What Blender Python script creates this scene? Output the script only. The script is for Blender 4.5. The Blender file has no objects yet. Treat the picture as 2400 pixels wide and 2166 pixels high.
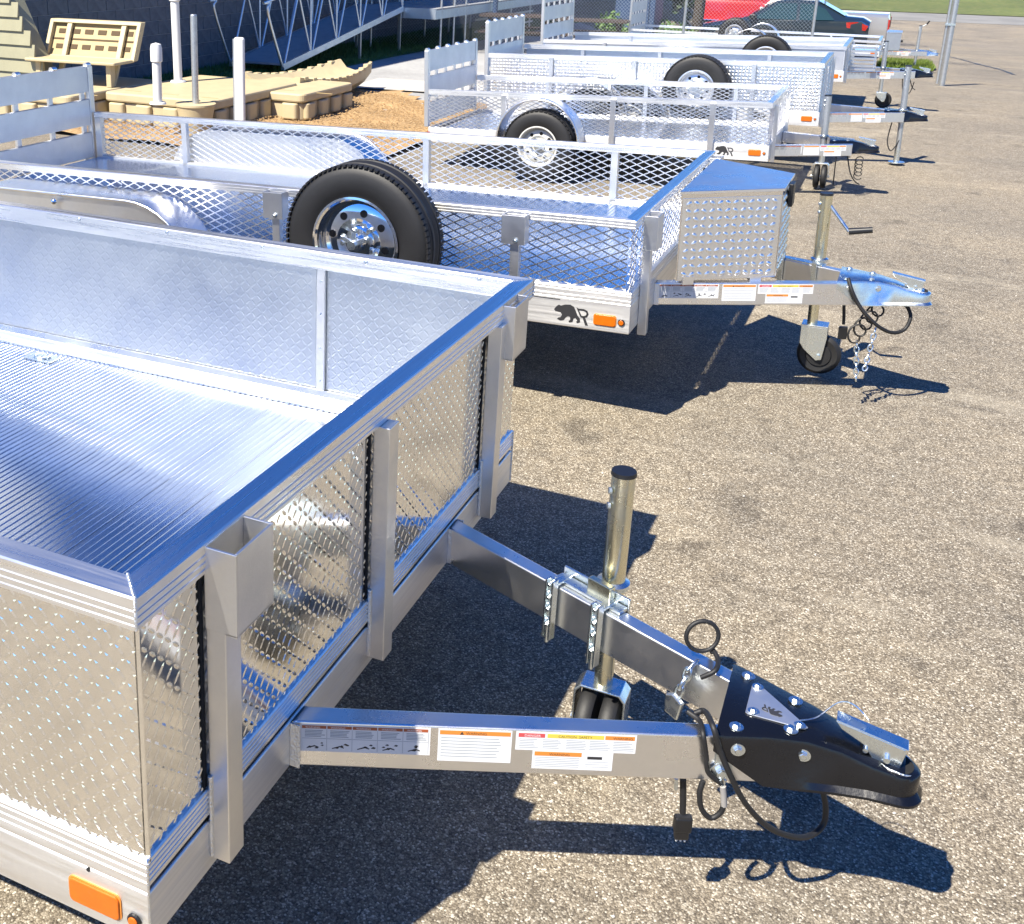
import bpy, bmesh, math, random
from mathutils import Vector, Matrix
random.seed(7)
SC = bpy.context.scene
COL = SC.collection
R = math.radians

# ---------------------------------------------------------------- camera
CAM = Vector((0.9293, -1.2002, 2.034))
YAW, PITCH, ROLL = -0.4489, 0.3056, 0.0179
FPX, PPX, PPY = 2636.4, 817.6, 682.1
_f = Vector((math.sin(YAW) * math.cos(PITCH), math.cos(YAW) * math.cos(PITCH), -math.sin(PITCH)))
_r = Vector((math.cos(YAW), -math.sin(YAW), 0))
_u = _r.cross(_f)
RT = _r * math.cos(ROLL) + _u * math.sin(ROLL)
UP = -_r * math.sin(ROLL) + _u * math.cos(ROLL)
cd = bpy.data.cameras.new('camera')
cam = bpy.data.objects.new('camera', cd)
COL.objects.link(cam)
m = Matrix((RT, UP, -_f)).transposed().to_4x4()
m.translation = CAM
cam.matrix_world = m
cd.sensor_width = 36
cd.lens = FPX / 2400 * 36
cd.shift_x = (1200 - PPX) / 2400
cd.shift_y = -(1083 - PPY) / 2400
cd.clip_start = 0.05
cd.clip_end = 2000
SC.camera = cam

# ---------------------------------------------------------------- world + sun
SUNV = Vector((0.30, 0.70, -1.0)).normalized()          # the way the light travels
ELEV = math.asin(-SUNV.z)
AZ = math.atan2(-SUNV.x, -SUNV.y)                        # from +Y towards +X
w = bpy.data.worlds.new('World')
SC.world = w
w.use_nodes = True
nt = w.node_tree
bg = nt.nodes['Background']
sky = nt.nodes.new('ShaderNodeTexSky')
sky.sky_type = 'NISHITA'
sky.sun_disc = False
sky.sun_elevation = ELEV
sky.sun_rotation = AZ
sky.air_density = 1.0
sky.dust_density = 0.0
sky.ozone_density = 5.0
sky.altitude = 1500
hs = nt.nodes.new('ShaderNodeHueSaturation')
hs.inputs['Saturation'].default_value = 1.28
hs.inputs['Hue'].default_value = 0.513
nt.links.new(sky.outputs[0], hs.inputs['Color'])
nt.links.new(hs.outputs[0], bg.inputs[0])
bg.inputs[1].default_value = 0.082
sd = bpy.data.lights.new('sun', 'SUN')
sd.energy = 5.0
sd.angle = R(0.5)
sd.color = (1.0, 0.93, 0.80)
sun = bpy.data.objects.new('sun', sd)
COL.objects.link(sun)
sun.rotation_euler = SUNV.to_track_quat('-Z', 'Y').to_euler()
sun.location = (-5, -10, 20)
SC.view_settings.view_transform = 'Standard'
SC.view_settings.look = 'None'
SC.view_settings.exposure = 1.38
SC.view_settings.gamma = 1
SC.view_settings.use_curve_mapping = False
SC.cycles.max_bounces = 8
SC.cycles.glossy_bounces = 6
SC.cycles.sample_clamp_indirect = 6

# ---------------------------------------------------------------- pixels of the survey -> points of the place
def ray(u, v):
    return RT * ((u - PPX) / FPX) - UP * ((v - PPY) / FPX) + _f
def atz(u, v, z=0.0):
    r = ray(u, v); return CAM + r * ((z - CAM.z) / r.z)
def aty(u, v, y):
    r = ray(u, v); return CAM + r * ((y - CAM.y) / r.y)
def atx(u, v, x):
    r = ray(u, v); return CAM + r * ((x - CAM.x) / r.x)

# ---------------------------------------------------------------- materials
MATS = {}
def mat(name, col, rough=0.5, metal=0.0, noise=0.0, nscale=20.0, bump=0.0, bscale=80.0, rvar=0.0, spec=0.5, col2=None, coat=0.0, stretch=None, trans=0.0):
    m = bpy.data.materials.new(name)
    m.use_nodes = True
    n, l = m.node_tree.nodes, m.node_tree.links
    b = n['Principled BSDF']
    b.inputs['Base Color'].default_value = (*col, 1)
    b.inputs['Roughness'].default_value = rough
    b.inputs['Metallic'].default_value = metal
    b.inputs['Specular IOR Level'].default_value = spec
    b.inputs['Coat Weight'].default_value = coat
    b.inputs['Transmission Weight'].default_value = trans
    if noise or rvar or bump:
        tc = n.new('ShaderNodeTexCoord')
        mp = n.new('ShaderNodeMapping')
        l.new(tc.outputs['Object'], mp.inputs[0])
        if stretch: mp.inputs['Scale'].default_value = stretch
        if noise or rvar:
            t = n.new('ShaderNodeTexNoise')
            t.inputs['Scale'].default_value = nscale
            t.inputs['Detail'].default_value = 6
            t.inputs['Roughness'].default_value = 0.65
            l.new(mp.outputs[0], t.inputs[0])
        if noise:
            mx = n.new('ShaderNodeMix'); mx.data_type = 'RGBA'
            c2 = col2 or tuple(c * (1 - noise) for c in col)
            mx.inputs[6].default_value = (*col, 1)
            mx.inputs[7].default_value = (*c2, 1)
            rp = n.new('ShaderNodeMapRange')
            rp.inputs[1].default_value = 0.35; rp.inputs[2].default_value = 0.68
            l.new(t.outputs[0], rp.inputs[0]); l.new(rp.outputs[0], mx.inputs[0])
            l.new(mx.outputs[2], b.inputs['Base Color'])
        if rvar:
            rr = n.new('ShaderNodeMapRange')
            rr.inputs[1].default_value = 0.3; rr.inputs[2].default_value = 0.7
            rr.inputs[3].default_value = max(0.02, rough - rvar); rr.inputs[4].default_value = rough + rvar
            l.new(t.outputs[0], rr.inputs[0]); l.new(rr.outputs[0], b.inputs['Roughness'])
        if bump:
            t2 = n.new('ShaderNodeTexNoise')
            t2.inputs['Scale'].default_value = bscale; t2.inputs['Detail'].default_value = 4
            l.new(mp.outputs[0], t2.inputs[0])
            bp = n.new('ShaderNodeBump')
            bp.inputs['Strength'].default_value = bump; bp.inputs['Distance'].default_value = 0.01
            l.new(t2.outputs[0], bp.inputs['Height']); l.new(bp.outputs[0], b.inputs['Normal'])
    MATS[name] = m
    return m

mat('aluminium', (.88, .88, .88), .30, 1, noise=.12, nscale=6, rvar=.07, bump=.03, bscale=260, stretch=(1, 1, 1))
mat('aluminium_frame', (0.7568, 0.7568, 0.7568), .38, 1, noise=.14, nscale=5, rvar=.08, bump=.04, bscale=200)
mat('aluminium_matte', (0.6400, 0.6560, 0.6800), .50, 1, noise=.10, nscale=4, rvar=.08)
mat('aluminium_tread', (.88, .88, .87), .11, 1, noise=.06, nscale=3, rvar=.04, bump=.05, bscale=9)
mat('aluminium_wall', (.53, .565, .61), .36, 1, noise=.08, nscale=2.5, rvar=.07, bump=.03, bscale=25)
mat('aluminium_deck', (.70, .74, .79), .15, 1, noise=.08, nscale=9, rvar=.05, stretch=(3, .2, 1), bump=.04, bscale=60)
def grain(name, base, axis, aniso=.75, rough=None):
    m = MATS[base].copy(); m.name = name
    n, l = m.node_tree.nodes, m.node_tree.links
    b = n['Principled BSDF']; b.inputs['Anisotropic'].default_value = aniso
    g = n.new('ShaderNodeVectorTransform'); g.vector_type = 'VECTOR'; g.convert_from = 'OBJECT'; g.convert_to = 'WORLD'
    g.inputs[0].default_value = axis
    for q in n:                                          # drawn-metal streaks along the grain
        if q.type == 'MAPPING': q.inputs['Scale'].default_value = tuple(.5 if a else 16 for a in axis)
    geo = n.new('ShaderNodeNewGeometry'); cr = n.new('ShaderNodeVectorMath'); cr.operation = 'CROSS_PRODUCT'
    l.new(geo.outputs['Normal'], cr.inputs[0]); l.new(g.outputs[0], cr.inputs[1]); l.new(cr.outputs[0], b.inputs['Tangent'])
    MATS[name] = m
for _n in ('aluminium', 'aluminium_frame'):
    grain(_n + '_x', _n, (1, 0, 0), .65); grain(_n + '_y', _n, (0, 1, 0)); grain(_n + '_z', _n, (0, 0, 1), .5)
grain('aluminium_deck', 'aluminium_deck', (0, 1, 0), .35)
mat('weld', (.78, .78, .77), .35, 1, bump=.5, bscale=220)
mat('zinc', (.72, .78, .80), .28, 1, noise=.15, nscale=30, rvar=.08)
mat('zinc_yellow', (.78, .72, .50), .26, 1, noise=.22, nscale=9, rvar=.08, col2=(.62, .62, .52))
mat('chrome', (.85, .86, .88), .07, 1)
mat('black_enamel', (.0035, .004, .006), .24, 0, noise=.3, nscale=30, rvar=.06, bump=.05, bscale=90)
mat('black_plastic', (.006, .006, .007), .42)
mat('rubber', (.007, .007, .008), .60, 0, noise=.35, nscale=12, bump=.05, bscale=150)
mat('dark_gap', (.004, .004, .004), .9)
mat('amber_lens', (0.4836, 0.1054, 0.0012), .35, 0, noise=.15, nscale=40, coat=.2)
mat('red_lens', (0.3100, 0.0112, 0.0050), .30, 0, coat=.5)
mat('decal_white', (0.5704, 0.5775, 0.5847), .42, 0, noise=.05, nscale=30)
mat('decal_orange', (0.5270, 0.1860, 0.0310), .45)
mat('decal_redbrown', (0.2852, 0.0682, 0.0248), .45)
mat('decal_yellow', (0.5580, 0.4216, 0.0620), .45)
mat('decal_red', (0.4464, 0.0620, 0.0620), .45)
mat('print_dark', (.02, .02, .022), .5)
mat('print_grey', (0.2232, 0.2480, 0.2728), .5)
mat('white_wheel', (0.4836, 0.4774, 0.4464), .40, 0, noise=.12, nscale=14)
mat('grey_sleeve', (0.2604, 0.2480, 0.2356), .5)
mat('tan_plastic', (.43, .355, .215), .55, 0, noise=.14, nscale=5, bump=.12, bscale=60)
mat('tan_plastic_dark', (.37, .275, .125), .6, 0, noise=.15, nscale=6)
mat('slot_dark', (.06, .035, .012), .8)
mat('olive_siding', (0.2604, 0.2480, 0.1612), .6, 0, noise=.14, nscale=4, bump=.08, bscale=40)
mat('pvc_white', (0.6150, 0.6150, 0.6000), .40, 0, noise=.08, nscale=7)
mat('galvanised', (.55, .57, .58), .42, .9, noise=.25, nscale=18, rvar=.1)
mat('gang_aluminium', (.62, .70, .78), .40, .9, noise=.12, nscale=5, rvar=.06)
mat('deck_grey', (0.3224, 0.3286, 0.3348), .7, 0, noise=.2, nscale=6)
mat('deck_pale', (0.4340, 0.4092, 0.3720), .7, 0, noise=.15, nscale=6)
mat('dark_wood', (.055, .036, .026), .7, 0, noise=.4, nscale=9)
mat('block', (.17, .172, .178), .85, 0, noise=.35, nscale=7, bump=.35, bscale=90)
mat('mortar', (.46, .46, .46), .95, 0, noise=.25, nscale=30)
mat('blue_paint', (.03, .06, .13), .5, 0, noise=.2, nscale=5)
mat('sedan_paint', (.010, .018, .026), .30, 0, coat=.8)
mat('red_paint', (0.3224, 0.0074, 0.0112), .28, 0, coat=1.0, noise=.06, nscale=3)
mat('silver_paint', (0.3720, 0.3720, 0.3720), .30, .5, coat=.8)
mat('car_glass', (.015, .035, .035), .05, 0, spec=.8, coat=1.0)
mat('headlight', (.75, .78, .80), .12, 0, coat=1.0)
mat('bark', (.055, .042, .032), .9, 0, noise=.4, nscale=14, bump=.6, bscale=30)
mat('leaf_bright', (0.0682, 0.1240, 0.0155), .6, 0, noise=.5, nscale=3, col2=(.04, .10, .012))
mat('leaf_dark', (0.0180, 0.0432, 0.0144), .65, 0, noise=.5, nscale=3)
mat('blade_lime', (0.1054, 0.1550, 0.0124), .6, 0, noise=.4, nscale=6)
mat('blade_green', (.09, .17, .035), .7, 0, noise=.4, nscale=5)

def ground_mat(name, build):
    m = bpy.data.materials.new(name); m.use_nodes = True
    build(m.node_tree.nodes, m.node_tree.links, m.node_tree.nodes['Principled BSDF'])
    MATS[name] = m
def _tex(n, l, kind, scale, vec, **kw):
    t = n.new(kind); t.inputs['Scale'].default_value = scale
    for k, v in kw.items():
        if k in t.inputs: t.inputs[k].default_value = v
        else: setattr(t, k, v)
    l.new(vec, t.inputs['Vector']); return t
def _ramp(n, l, src, stops):
    r = n.new('ShaderNodeValToRGB'); l.new(src, r.inputs[0])
    e = r.color_ramp.elements
    while len(e) < len(stops): e.new(.5)
    for k, (p, c) in enumerate(stops):
        e[k].position = p; e[k].color = (*c, 1)
    return r
def _mix(n, l, fac, a, b, mode='MIX'):
    x = n.new('ShaderNodeMix'); x.data_type = 'RGBA'; x.blend_type = mode
    if isinstance(fac, float): x.inputs[0].default_value = fac
    else: l.new(fac, x.inputs[0])
    l.new(a, x.inputs[6]); l.new(b, x.inputs[7]); return x.outputs[2]

def asphalt(n, l, b):
    geo = n.new('ShaderNodeNewGeometry'); P = geo.outputs['Position']
    st = _tex(n, l, 'ShaderNodeTexVoronoi', 215.0, P, Randomness=1.0)
    st2 = _tex(n, l, 'ShaderNodeTexVoronoi', 480.0, P, Randomness=1.0)
    sep = n.new('ShaderNodeSeparateColor'); l.new(st.outputs['Color'], sep.inputs[0])
    sep2 = n.new('ShaderNodeSeparateColor'); l.new(st2.outputs['Color'], sep2.inputs[0])
    c1 = _ramp(n, l, sep.outputs[0], [(0, (.040, .032, .024)), (.28, (.115, .096, .070)), (.62, (.205, .176, .132)), (.86, (.33, .295, .235)), (1, (.62, .585, .50))])
    c2 = _ramp(n, l, sep2.outputs[1], [(0, (0.092, 0.075, 0.055)), (.5, (0.190, 0.161, 0.118)), (1, (0.328, 0.287, 0.218))])
    c = _mix(n, l, .30, c1.outputs[0], c2.outputs[0])
    # dark binder showing between the stones
    gap = _ramp(n, l, st.outputs['Distance'], [(0, (1, 1, 1)), (.45, (.96, .95, .94)), (.85, (.55, .53, .51))])
    c = _mix(n, l, .85, c, gap.outputs[0], 'MULTIPLY')
    # worn pale patches and darker oily ones, each with its own shape
    big = _tex(n, l, 'ShaderNodeTexNoise', .55, P, Detail=5.0, Roughness=.6)
    pr = _ramp(n, l, big.outputs[0], [(.30, (.76, .77, .79)), (.48, (1, 1, 1)), (.62, (1.14, 1.12, 1.07)), (.78, (1.36, 1.30, 1.20))])
    c = _mix(n, l, 1.0, c, pr.outputs[0], 'MULTIPLY')
    mp = n.new('ShaderNodeMapping'); mp.inputs['Scale'].default_value = (.5, 1.9, 1); mp.inputs['Rotation'].default_value = (0, 0, .2)
    l.new(P, mp.inputs[0])
    wn = _tex(n, l, 'ShaderNodeTexNoise', .8, mp.outputs[0], Detail=6.0, Roughness=.7)
    wr = _ramp(n, l, wn.outputs[0], [(.55, (0, 0, 0)), (.72, (1, 1, 1))])
    pale = n.new('ShaderNodeRGB'); pale.outputs[0].default_value = (.37, .33, .255, 1)
    sc = n.new('ShaderNodeMath'); sc.operation = 'MULTIPLY'; sc.inputs[1].default_value = .55
    l.new(wr.outputs[0], sc.inputs[0])
    c = _mix(n, l, sc.outputs[0], c, pale.outputs[0])
    oil = _tex(n, l, 'ShaderNodeTexNoise', 2.6, P, Detail=4.0, Roughness=.55)
    orr = _ramp(n, l, oil.outputs[0], [(.30, (.62, .62, .63)), (.40, (1, 1, 1))])
    c = _mix(n, l, 1.0, c, orr.outputs[0], 'MULTIPLY')
    spk = _tex(n, l, 'ShaderNodeTexNoise', 14.0, P, Detail=3.0, Roughness=.6)
    spr = _ramp(n, l, spk.outputs[0], [(.32, (.80, .80, .80)), (.5, (1, 1, 1)), (.68, (1.10, 1.09, 1.07))])
    c = _mix(n, l, 1.0, c, spr.outputs[0], 'MULTIPLY')
    l.new(c, b.inputs['Base Color'])
    b.inputs['Roughness'].default_value = .78
    b.inputs['Specular IOR Level'].default_value = .35
    hm = n.new('ShaderNodeMath'); hm.operation = 'SUBTRACT'; hm.inputs[0].default_value = 1
    l.new(st.outputs['Distance'], hm.inputs[1])
    bp = n.new('ShaderNodeBump'); bp.inputs['Strength'].default_value = .55; bp.inputs['Distance'].default_value = .004
    l.new(hm.outputs[0], bp.inputs['Height']); l.new(bp.outputs[0], b.inputs['Normal'])
ground_mat('asphalt', asphalt)

def simple_ground(stops, scale, bump):
    def f(n, l, b):
        geo = n.new('ShaderNodeNewGeometry'); P = geo.outputs['Position']
        t = _tex(n, l, 'ShaderNodeTexNoise', scale, P, Detail=8.0, Roughness=.7)
        r = _ramp(n, l, t.outputs[0], stops)
        t2 = _tex(n, l, 'ShaderNodeTexNoise', scale * .06, P, Detail=3.0)
        r2 = _ramp(n, l, t2.outputs[0], [(.3, (.8, .8, .8)), (.7, (1.12, 1.12, 1.12))])
        l.new(_mix(n, l, 1.0, r.outputs[0], r2.outputs[0], 'MULTIPLY'), b.inputs['Base Color'])
        b.inputs['Roughness'].default_value = .9
        bp = n.new('ShaderNodeBump'); bp.inputs['Strength'].default_value = bump; bp.inputs['Distance'].default_value = .02
        l.new(t.outputs[0], bp.inputs['Height']); l.new(bp.outputs[0], b.inputs['Normal'])
    return f
ground_mat('gravel_tan', simple_ground([(.3, (.17, .10, .042)), (.5, (.33, .21, .095)), (.7, (.46, .33, .18))], 30, .9))
ground_mat('concrete', simple_ground([(.3, (.25, .25, .25)), (.7, (.34, .34, .335))], 12, .2))
ground_mat('lawn', simple_ground([(.3, (.035, .065, .01)), (.5, (.085, .105, .02)), (.7, (.15, .14, .045))], 2.0, .6))
ground_mat('grass_soil', simple_ground([(.3, (.035, .085, .018)), (.7, (.085, .15, .035))], 14, .8))
ground_mat('lime_soil', simple_ground([(.3, (.07, .11, .008)), (.7, (.13, .17, .02))], 14, .8))
ground_mat('street', simple_ground([(.3, (.14, .14, .135)), (.7, (.20, .195, .18))], 9, .2))
M = MATS

# ---------------------------------------------------------------- mesh helpers
class MB:
    def __init__(s): s.v = []; s.f = []
    def add(s, vs, fs):
        o = len(s.v); s.v += [tuple(p) for p in vs]; s.f += [tuple(i + o for i in f) for f in fs]; return s
    def box(s, x0, x1, y0, y1, z0, z1):
        return s.add([(x, y, z) for x in (x0, x1) for y in (y0, y1) for z in (z0, z1)],
                     [(0, 1, 3, 2), (4, 6, 7, 5), (0, 4, 5, 1), (2, 3, 7, 6), (0, 2, 6, 4), (1, 5, 7, 3)])
    def obox(s, c, ax, ay, az):                      # half-axis vectors
        c, ax, ay, az = map(Vector, (c, ax, ay, az))
        return s.add([c + ax * i + ay * j + az * k for i in (-1, 1) for j in (-1, 1) for k in (-1, 1)],
                     [(0, 1, 3, 2), (4, 6, 7, 5), (0, 4, 5, 1), (2, 3, 7, 6), (0, 2, 6, 4), (1, 5, 7, 3)])
    def bar(s, p0, p1, w, h, up=(0, 0, 1)):          # rectangular bar between two points
        p0, p1 = Vector(p0), Vector(p1); d = p1 - p0; L = d.length; d.normalize()
        sd = d.cross(Vector(up)); sd = sd.normalized() if sd.length > 1e-6 else Vector((1, 0, 0))
        u = sd.cross(d)
        return s.obox((p0 + p1) / 2, d * L / 2, sd * w / 2, u * h / 2)
    def prism(s, poly, z0, z1):                      # poly in xy, counter-clockwise
        n = len(poly)
        return s.add([(x, y, z0) for x, y in poly] + [(x, y, z1) for x, y in poly],
                     [tuple(reversed(range(n))), tuple(range(n, 2 * n))] + [(i, (i + 1) % n, n + (i + 1) % n, n + i) for i in range(n)])
    def prismf(s, poly, a, b, T):                    # poly in 2D, thickness a..b, T(u,v,w)->point
        n = len(poly)
        return s.add([T(u, v, a) for u, v in poly] + [T(u, v, b) for u, v in poly],
                     [tuple(reversed(range(n))), tuple(range(n, 2 * n))] + [(i, (i + 1) % n, n + (i + 1) % n, n + i) for i in range(n)])
    def cyl(s, p0, p1, r0, r1=None, n=16, cap=True):
        r1 = r0 if r1 is None else r1
        p0, p1 = Vector(p0), Vector(p1); d = (p1 - p0).normalized()
        a = d.orthogonal().normalized(); b = d.cross(a)
        vs = []
        for p, r in ((p0, r0), (p1, r1)):
            vs += [p + (a * math.cos(2 * math.pi * i / n) + b * math.sin(2 * math.pi * i / n)) * r for i in range(n)]
        fs = [(i, (i + 1) % n, n + (i + 1) % n, n + i) for i in range(n)]
        if cap: fs += [tuple(reversed(range(n))), tuple(range(n, 2 * n))]
        return s.add(vs, fs)
    def tube(s, pts, r, n=8, closed=False):
        pts = [Vector(p) for p in pts]; k = len(pts); vs = []; prev = None
        for i, p in enumerate(pts):
            if closed: t = pts[(i + 1) % k] - pts[i - 1]
            else: t = pts[min(i + 1, k - 1)] - pts[max(i - 1, 0)]
            t.normalize()
            if prev is None: a = t.orthogonal().normalized()
            else:
                a = prev - t * prev.dot(t)
                a = a.normalized() if a.length > 1e-6 else t.orthogonal().normalized()
            prev = a; b = t.cross(a)
            vs += [p + (a * math.cos(2 * math.pi * j / n) + b * math.sin(2 * math.pi * j / n)) * r for j in range(n)]
        fs = []
        for i in range(k if closed else k - 1):
            o, q = i * n, ((i + 1) % k) * n
            fs += [(o + j, o + (j + 1) % n, q + (j + 1) % n, q + j) for j in range(n)]
        if not closed: fs += [tuple(reversed(range(n))), tuple(range((k - 1) * n, k * n))]
        return s.add(vs, fs)
    def lathe(s, prof, c, axis, n=48):               # prof: (radius, offset along axis), closed loop when ends meet
        c = Vector(c); d = Vector(axis).normalized(); a = d.orthogonal().normalized(); b = d.cross(a)
        k = len(prof); vs = []
        for i in range(n):
            t = 2 * math.pi * i / n; e = a * math.cos(t) + b * math.sin(t)
            vs += [c + e * r + d * o for r, o in prof]
        fs = []
        for i in range(n):
            o, q = i * k, ((i + 1) % n) * k
            fs += [(o + j, q + j, q + j + 1, o + j + 1) for j in range(k - 1)]
        return s.add(vs, fs)
    def build(s, name, material, parent=None, smooth=None, bevel=0.0, seg=2):
        me = bpy.data.meshes.new(name)
        me.from_pydata(s.v, [], s.f)
        bm = bmesh.new(); bm.from_mesh(me); bmesh.ops.recalc_face_normals(bm, faces=bm.faces); bm.to_mesh(me); bm.free()
        return link(name, me, material, parent, smooth, bevel, seg)
def link(name, me, material, parent=None, smooth=None, bevel=0.0, seg=2):
    if material and not me.materials: me.materials.append(M[material] if isinstance(material, str) else material)
    if smooth:
        me.shade_smooth(); me.set_sharp_from_angle(angle=R(smooth))
    o = bpy.data.objects.new(name, me); COL.objects.link(o)
    if parent: o.parent = parent
    if bevel:
        b = o.modifiers.new('bevel', 'BEVEL'); b.width = bevel; b.segments = seg; b.limit_method = 'ANGLE'; b.angle_limit = R(40)
        b.harden_normals = False
    return o
def tag(o, label=None, cat=None, group=None, kind=None):
    if label: o['label'] = label
    if cat: o['category'] = cat
    if group: o['group'] = group
    if kind: o['kind'] = kind
    return o
def empty(name, loc, label, cat, group=None, rot=(0, 0, 0)):
    o = bpy.data.objects.new(name, None); COL.objects.link(o)
    o.location = loc; o.rotation_euler = rot; o.empty_display_size = .2
    return tag(o, label, cat, group)
def spline(pts, k=8):                                # Catmull-Rom through points
    P = [Vector(p) for p in pts]; out = []
    for i in range(len(P) - 1):
        p0, p1, p2, p3 = P[max(i - 1, 0)], P[i], P[i + 1], P[min(i + 2, len(P) - 1)]
        for j in range(k):
            t = j / k
            out.append(.5 * (2 * p1 + (p2 - p0) * t + (2 * p0 - 5 * p1 + 4 * p2 - p3) * t * t + (3 * p1 - p0 - 3 * p2 + p3) * t ** 3))
    out.append(P[-1]); return out
def text_mesh(txt, size, T, depth=0.0004):
    """lettering as flat mesh; T maps (u,v) of the print plane to a point"""
    cu = bpy.data.curves.new('lettering', 'FONT'); cu.body = txt; cu.size = size; cu.resolution_u = 2
    ob = bpy.data.objects.new('lettering', cu); COL.objects.link(ob)
    dg = bpy.context.evaluated_depsgraph_get()
    me = bpy.data.meshes.new_from_object(ob.evaluated_get(dg))
    bpy.data.objects.remove(ob); bpy.data.curves.remove(cu)
    vs = [T(v.co.x, v.co.y) for v in me.vertices]; fs = [tuple(p.vertices) for p in me.polygons]
    bpy.data.meshes.remove(me)
    return vs, fs

# =====================================================================  GROUND
def gz(x, y):
    t = min(1, max(0, (x + 8.0) / 3.0)); t = t * t * (3 - 2 * t)
    d = max(0.0, y - 16.5)
    d = d * d / 4 if d < 2 else d - 1
    d = min(d, 45)
    return -.055 * d * t
def axis_lines(a, b, near0, near1, step):
    xs = []; x = near0
    while x <= near1 + 1e-6: xs.append(x); x += step
    x, s = near0, step
    while x > a: s *= 1.45; x -= s; xs.insert(0, max(x, a))
    x, s = near1, step
    while x < b: s *= 1.45; x += s; xs.append(min(x, b))
    return xs
def sheet(name, xs, ys, material, lift, inside=None, zf=None, kind='structure'):
    mb = MB(); idx = {}
    for j, y in enumerate(ys):
        for i, x in enumerate(xs):
            idx[i, j] = len(mb.v); mb.v.append((x, y, (zf or gz)(x, y) + lift))
    for j in range(len(ys) - 1):
        for i in range(len(xs) - 1):
            if inside is None or inside((xs[i] + xs[i + 1]) / 2, (ys[j] + ys[j + 1]) / 2):
                mb.f.append((idx[i, j], idx[i + 1, j], idx[i + 1, j + 1], idx[i, j + 1]))
    o = mb.build(name, material, smooth=60); o['kind'] = kind
    return o
def lin(a, b, n): return [a + (b - a) * i / n for i in range(n + 1)]
sheet('parking_lot', axis_lines(-500, 500, -14, 16, 1.0), axis_lines(-60, 700, -6, 64, 1.0), 'asphalt', 0)

def outline_sheet(name, pts, material, lift, thick=0.0, kind='structure'):
    mb = MB(); n = len(pts)
    mb.add([(x, y, gz(x, y) + lift) for x, y in pts], [tuple(range(n))])
    o = mb.build(name, material); o['kind'] = kind
    bm = bmesh.new(); bm.from_mesh(o.data); bmesh.ops.triangulate(bm, faces=bm.faces); bm.to_mesh(o.data); bm.free()
    return o
# gravel bed, concrete walk, shaded grass by the wall
sheet('gravel_bed', lin(-7.6, -3.0, 24), lin(8.0, 13.0, 26), 'gravel_tan', .012, inside=lambda x, y: y < 12.9 + .25 * math.sin(x * 3) + (x + 5) * -.55 and x < -3.3,
      zf=lambda x, y: gz(x, y) + .03 * math.sin(x * 5 + y * 3) * math.sin(y * 4) + .02)
sheet('concrete_walk', lin(-7.35, -3.6, 10), lin(10.4, 30, 40), 'concrete', .006)
sheet('grass_strip', lin(-9.0, -7.2, 6), lin(9, 30, 30), 'grass_soil', .014)
outline_sheet('concrete_pad', [(-6.0, 13.0), (-4.2, 13.2), (-4.3, 14.4), (-6.05, 14.2)], 'deck_pale', .03)
# far street and lawn
sheet('street', axis_lines(-120, 140, -10, 16, 2.0), lin(80, 90, 5), 'street', .012)
sheet('lawn', axis_lines(-160, 200, -10, 16, 2.0), lin(90, 300, 40), 'lawn', .05)
outline_sheet('grass_island', [(.46, 22.6), (1.40, 24.6), (1.56, 26.0), (1.55, 28.6), (.38, 28.8)], 'lime_soil', .05)
# sealed cracks on the lot
mb = MB()
for pts in ([(1.6, 44), (1.95, 39), (2.35, 34.6), (2.62, 31.4), (2.9, 28.6), (3.0, 26)], [(2.3, 35), (2.9, 35.3), (3.6, 35)], [(2.65, 31.3), (2.2, 30.9), (1.95, 31.2)]):
    pp = spline([(x, y, 0) for x, y in pts], 6)
    for a, b in zip(pp, pp[1:]):
        j = random.uniform(.02, .05)
        d = (b - a).normalized(); s = Vector((-d.y, d.x, 0)) * j
        mb.add([(p.x, p.y, gz(p.x, p.y) + .006) for p in (a - s, b - s, b + s, a + s)], [(0, 1, 2, 3)])
tag(mb.build('crack_seal', 'print_dark'), kind='structure')

def blades(name, spots, h, material, parent=None):
    mb = MB()
    for x, y, z in spots:
        a = random.uniform(0, 6.28); hh = h * random.uniform(.5, 1.3); wd = h * .10
        dx, dy = math.cos(a), math.sin(a); lx, ly = random.uniform(-.5, .5) * hh, random.uniform(-.5, .5) * hh
        mb.add([(x - dx * wd, y - dy * wd, z), (x + dx * wd, y + dy * wd, z), (x + lx, y + ly, z + hh)], [(0, 1, 2)])
    o = mb.build(name, material); o['kind'] = 'stuff'
    return o
tag(blades('grass', [(x, y, gz(x, y) + .05) for x, y in ((random.uniform(.44, 1.46), random.uniform(24.0, 28.6)) for _ in range(7000))], .10, 'blade_lime'), 'bright lime grass growing on the small island by the gate post', 'grass')
tag(blades('grass', [(x, y, .014) for x, y in ((random.uniform(-8.95, -7.25), random.uniform(11, 24)) for _ in range(14000))], .07, 'blade_green'), 'shaded green grass growing along the foot of the block wall', 'grass')
mb = MB()
for _ in range(9000):
    x, y = random.uniform(-7.2, -3.5), random.uniform(8.2, 12.6)
    if y > 12.7 + .25 * math.sin(x * 3) + (x + 5) * -.55: continue
    r = random.uniform(.006, .015); z = .03 + .03 * math.sin(x * 5 + y * 3) * math.sin(y * 4) + .02 + r * .3
    a = random.uniform(0, 3.1); c, s_ = math.cos(a) * r, math.sin(a) * r
    mb.add([(x + c, y + s_, z), (x - s_ * .8, y + c * .8, z), (x - c, y - s_, z), (x + s_ * .8, y - c * .8, z), (x, y, z + r * .7), (x, y, z - r * .6)],
           [(0, 1, 4), (1, 2, 4), (2, 3, 4), (3, 0, 4), (1, 0, 5), (2, 1, 5), (3, 2, 5), (0, 3, 5)])
tag(mb.build('gravel', 'gravel_tan'), 'loose tan gravel between the plastic docks and the walk', 'gravel', kind='stuff')

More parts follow.
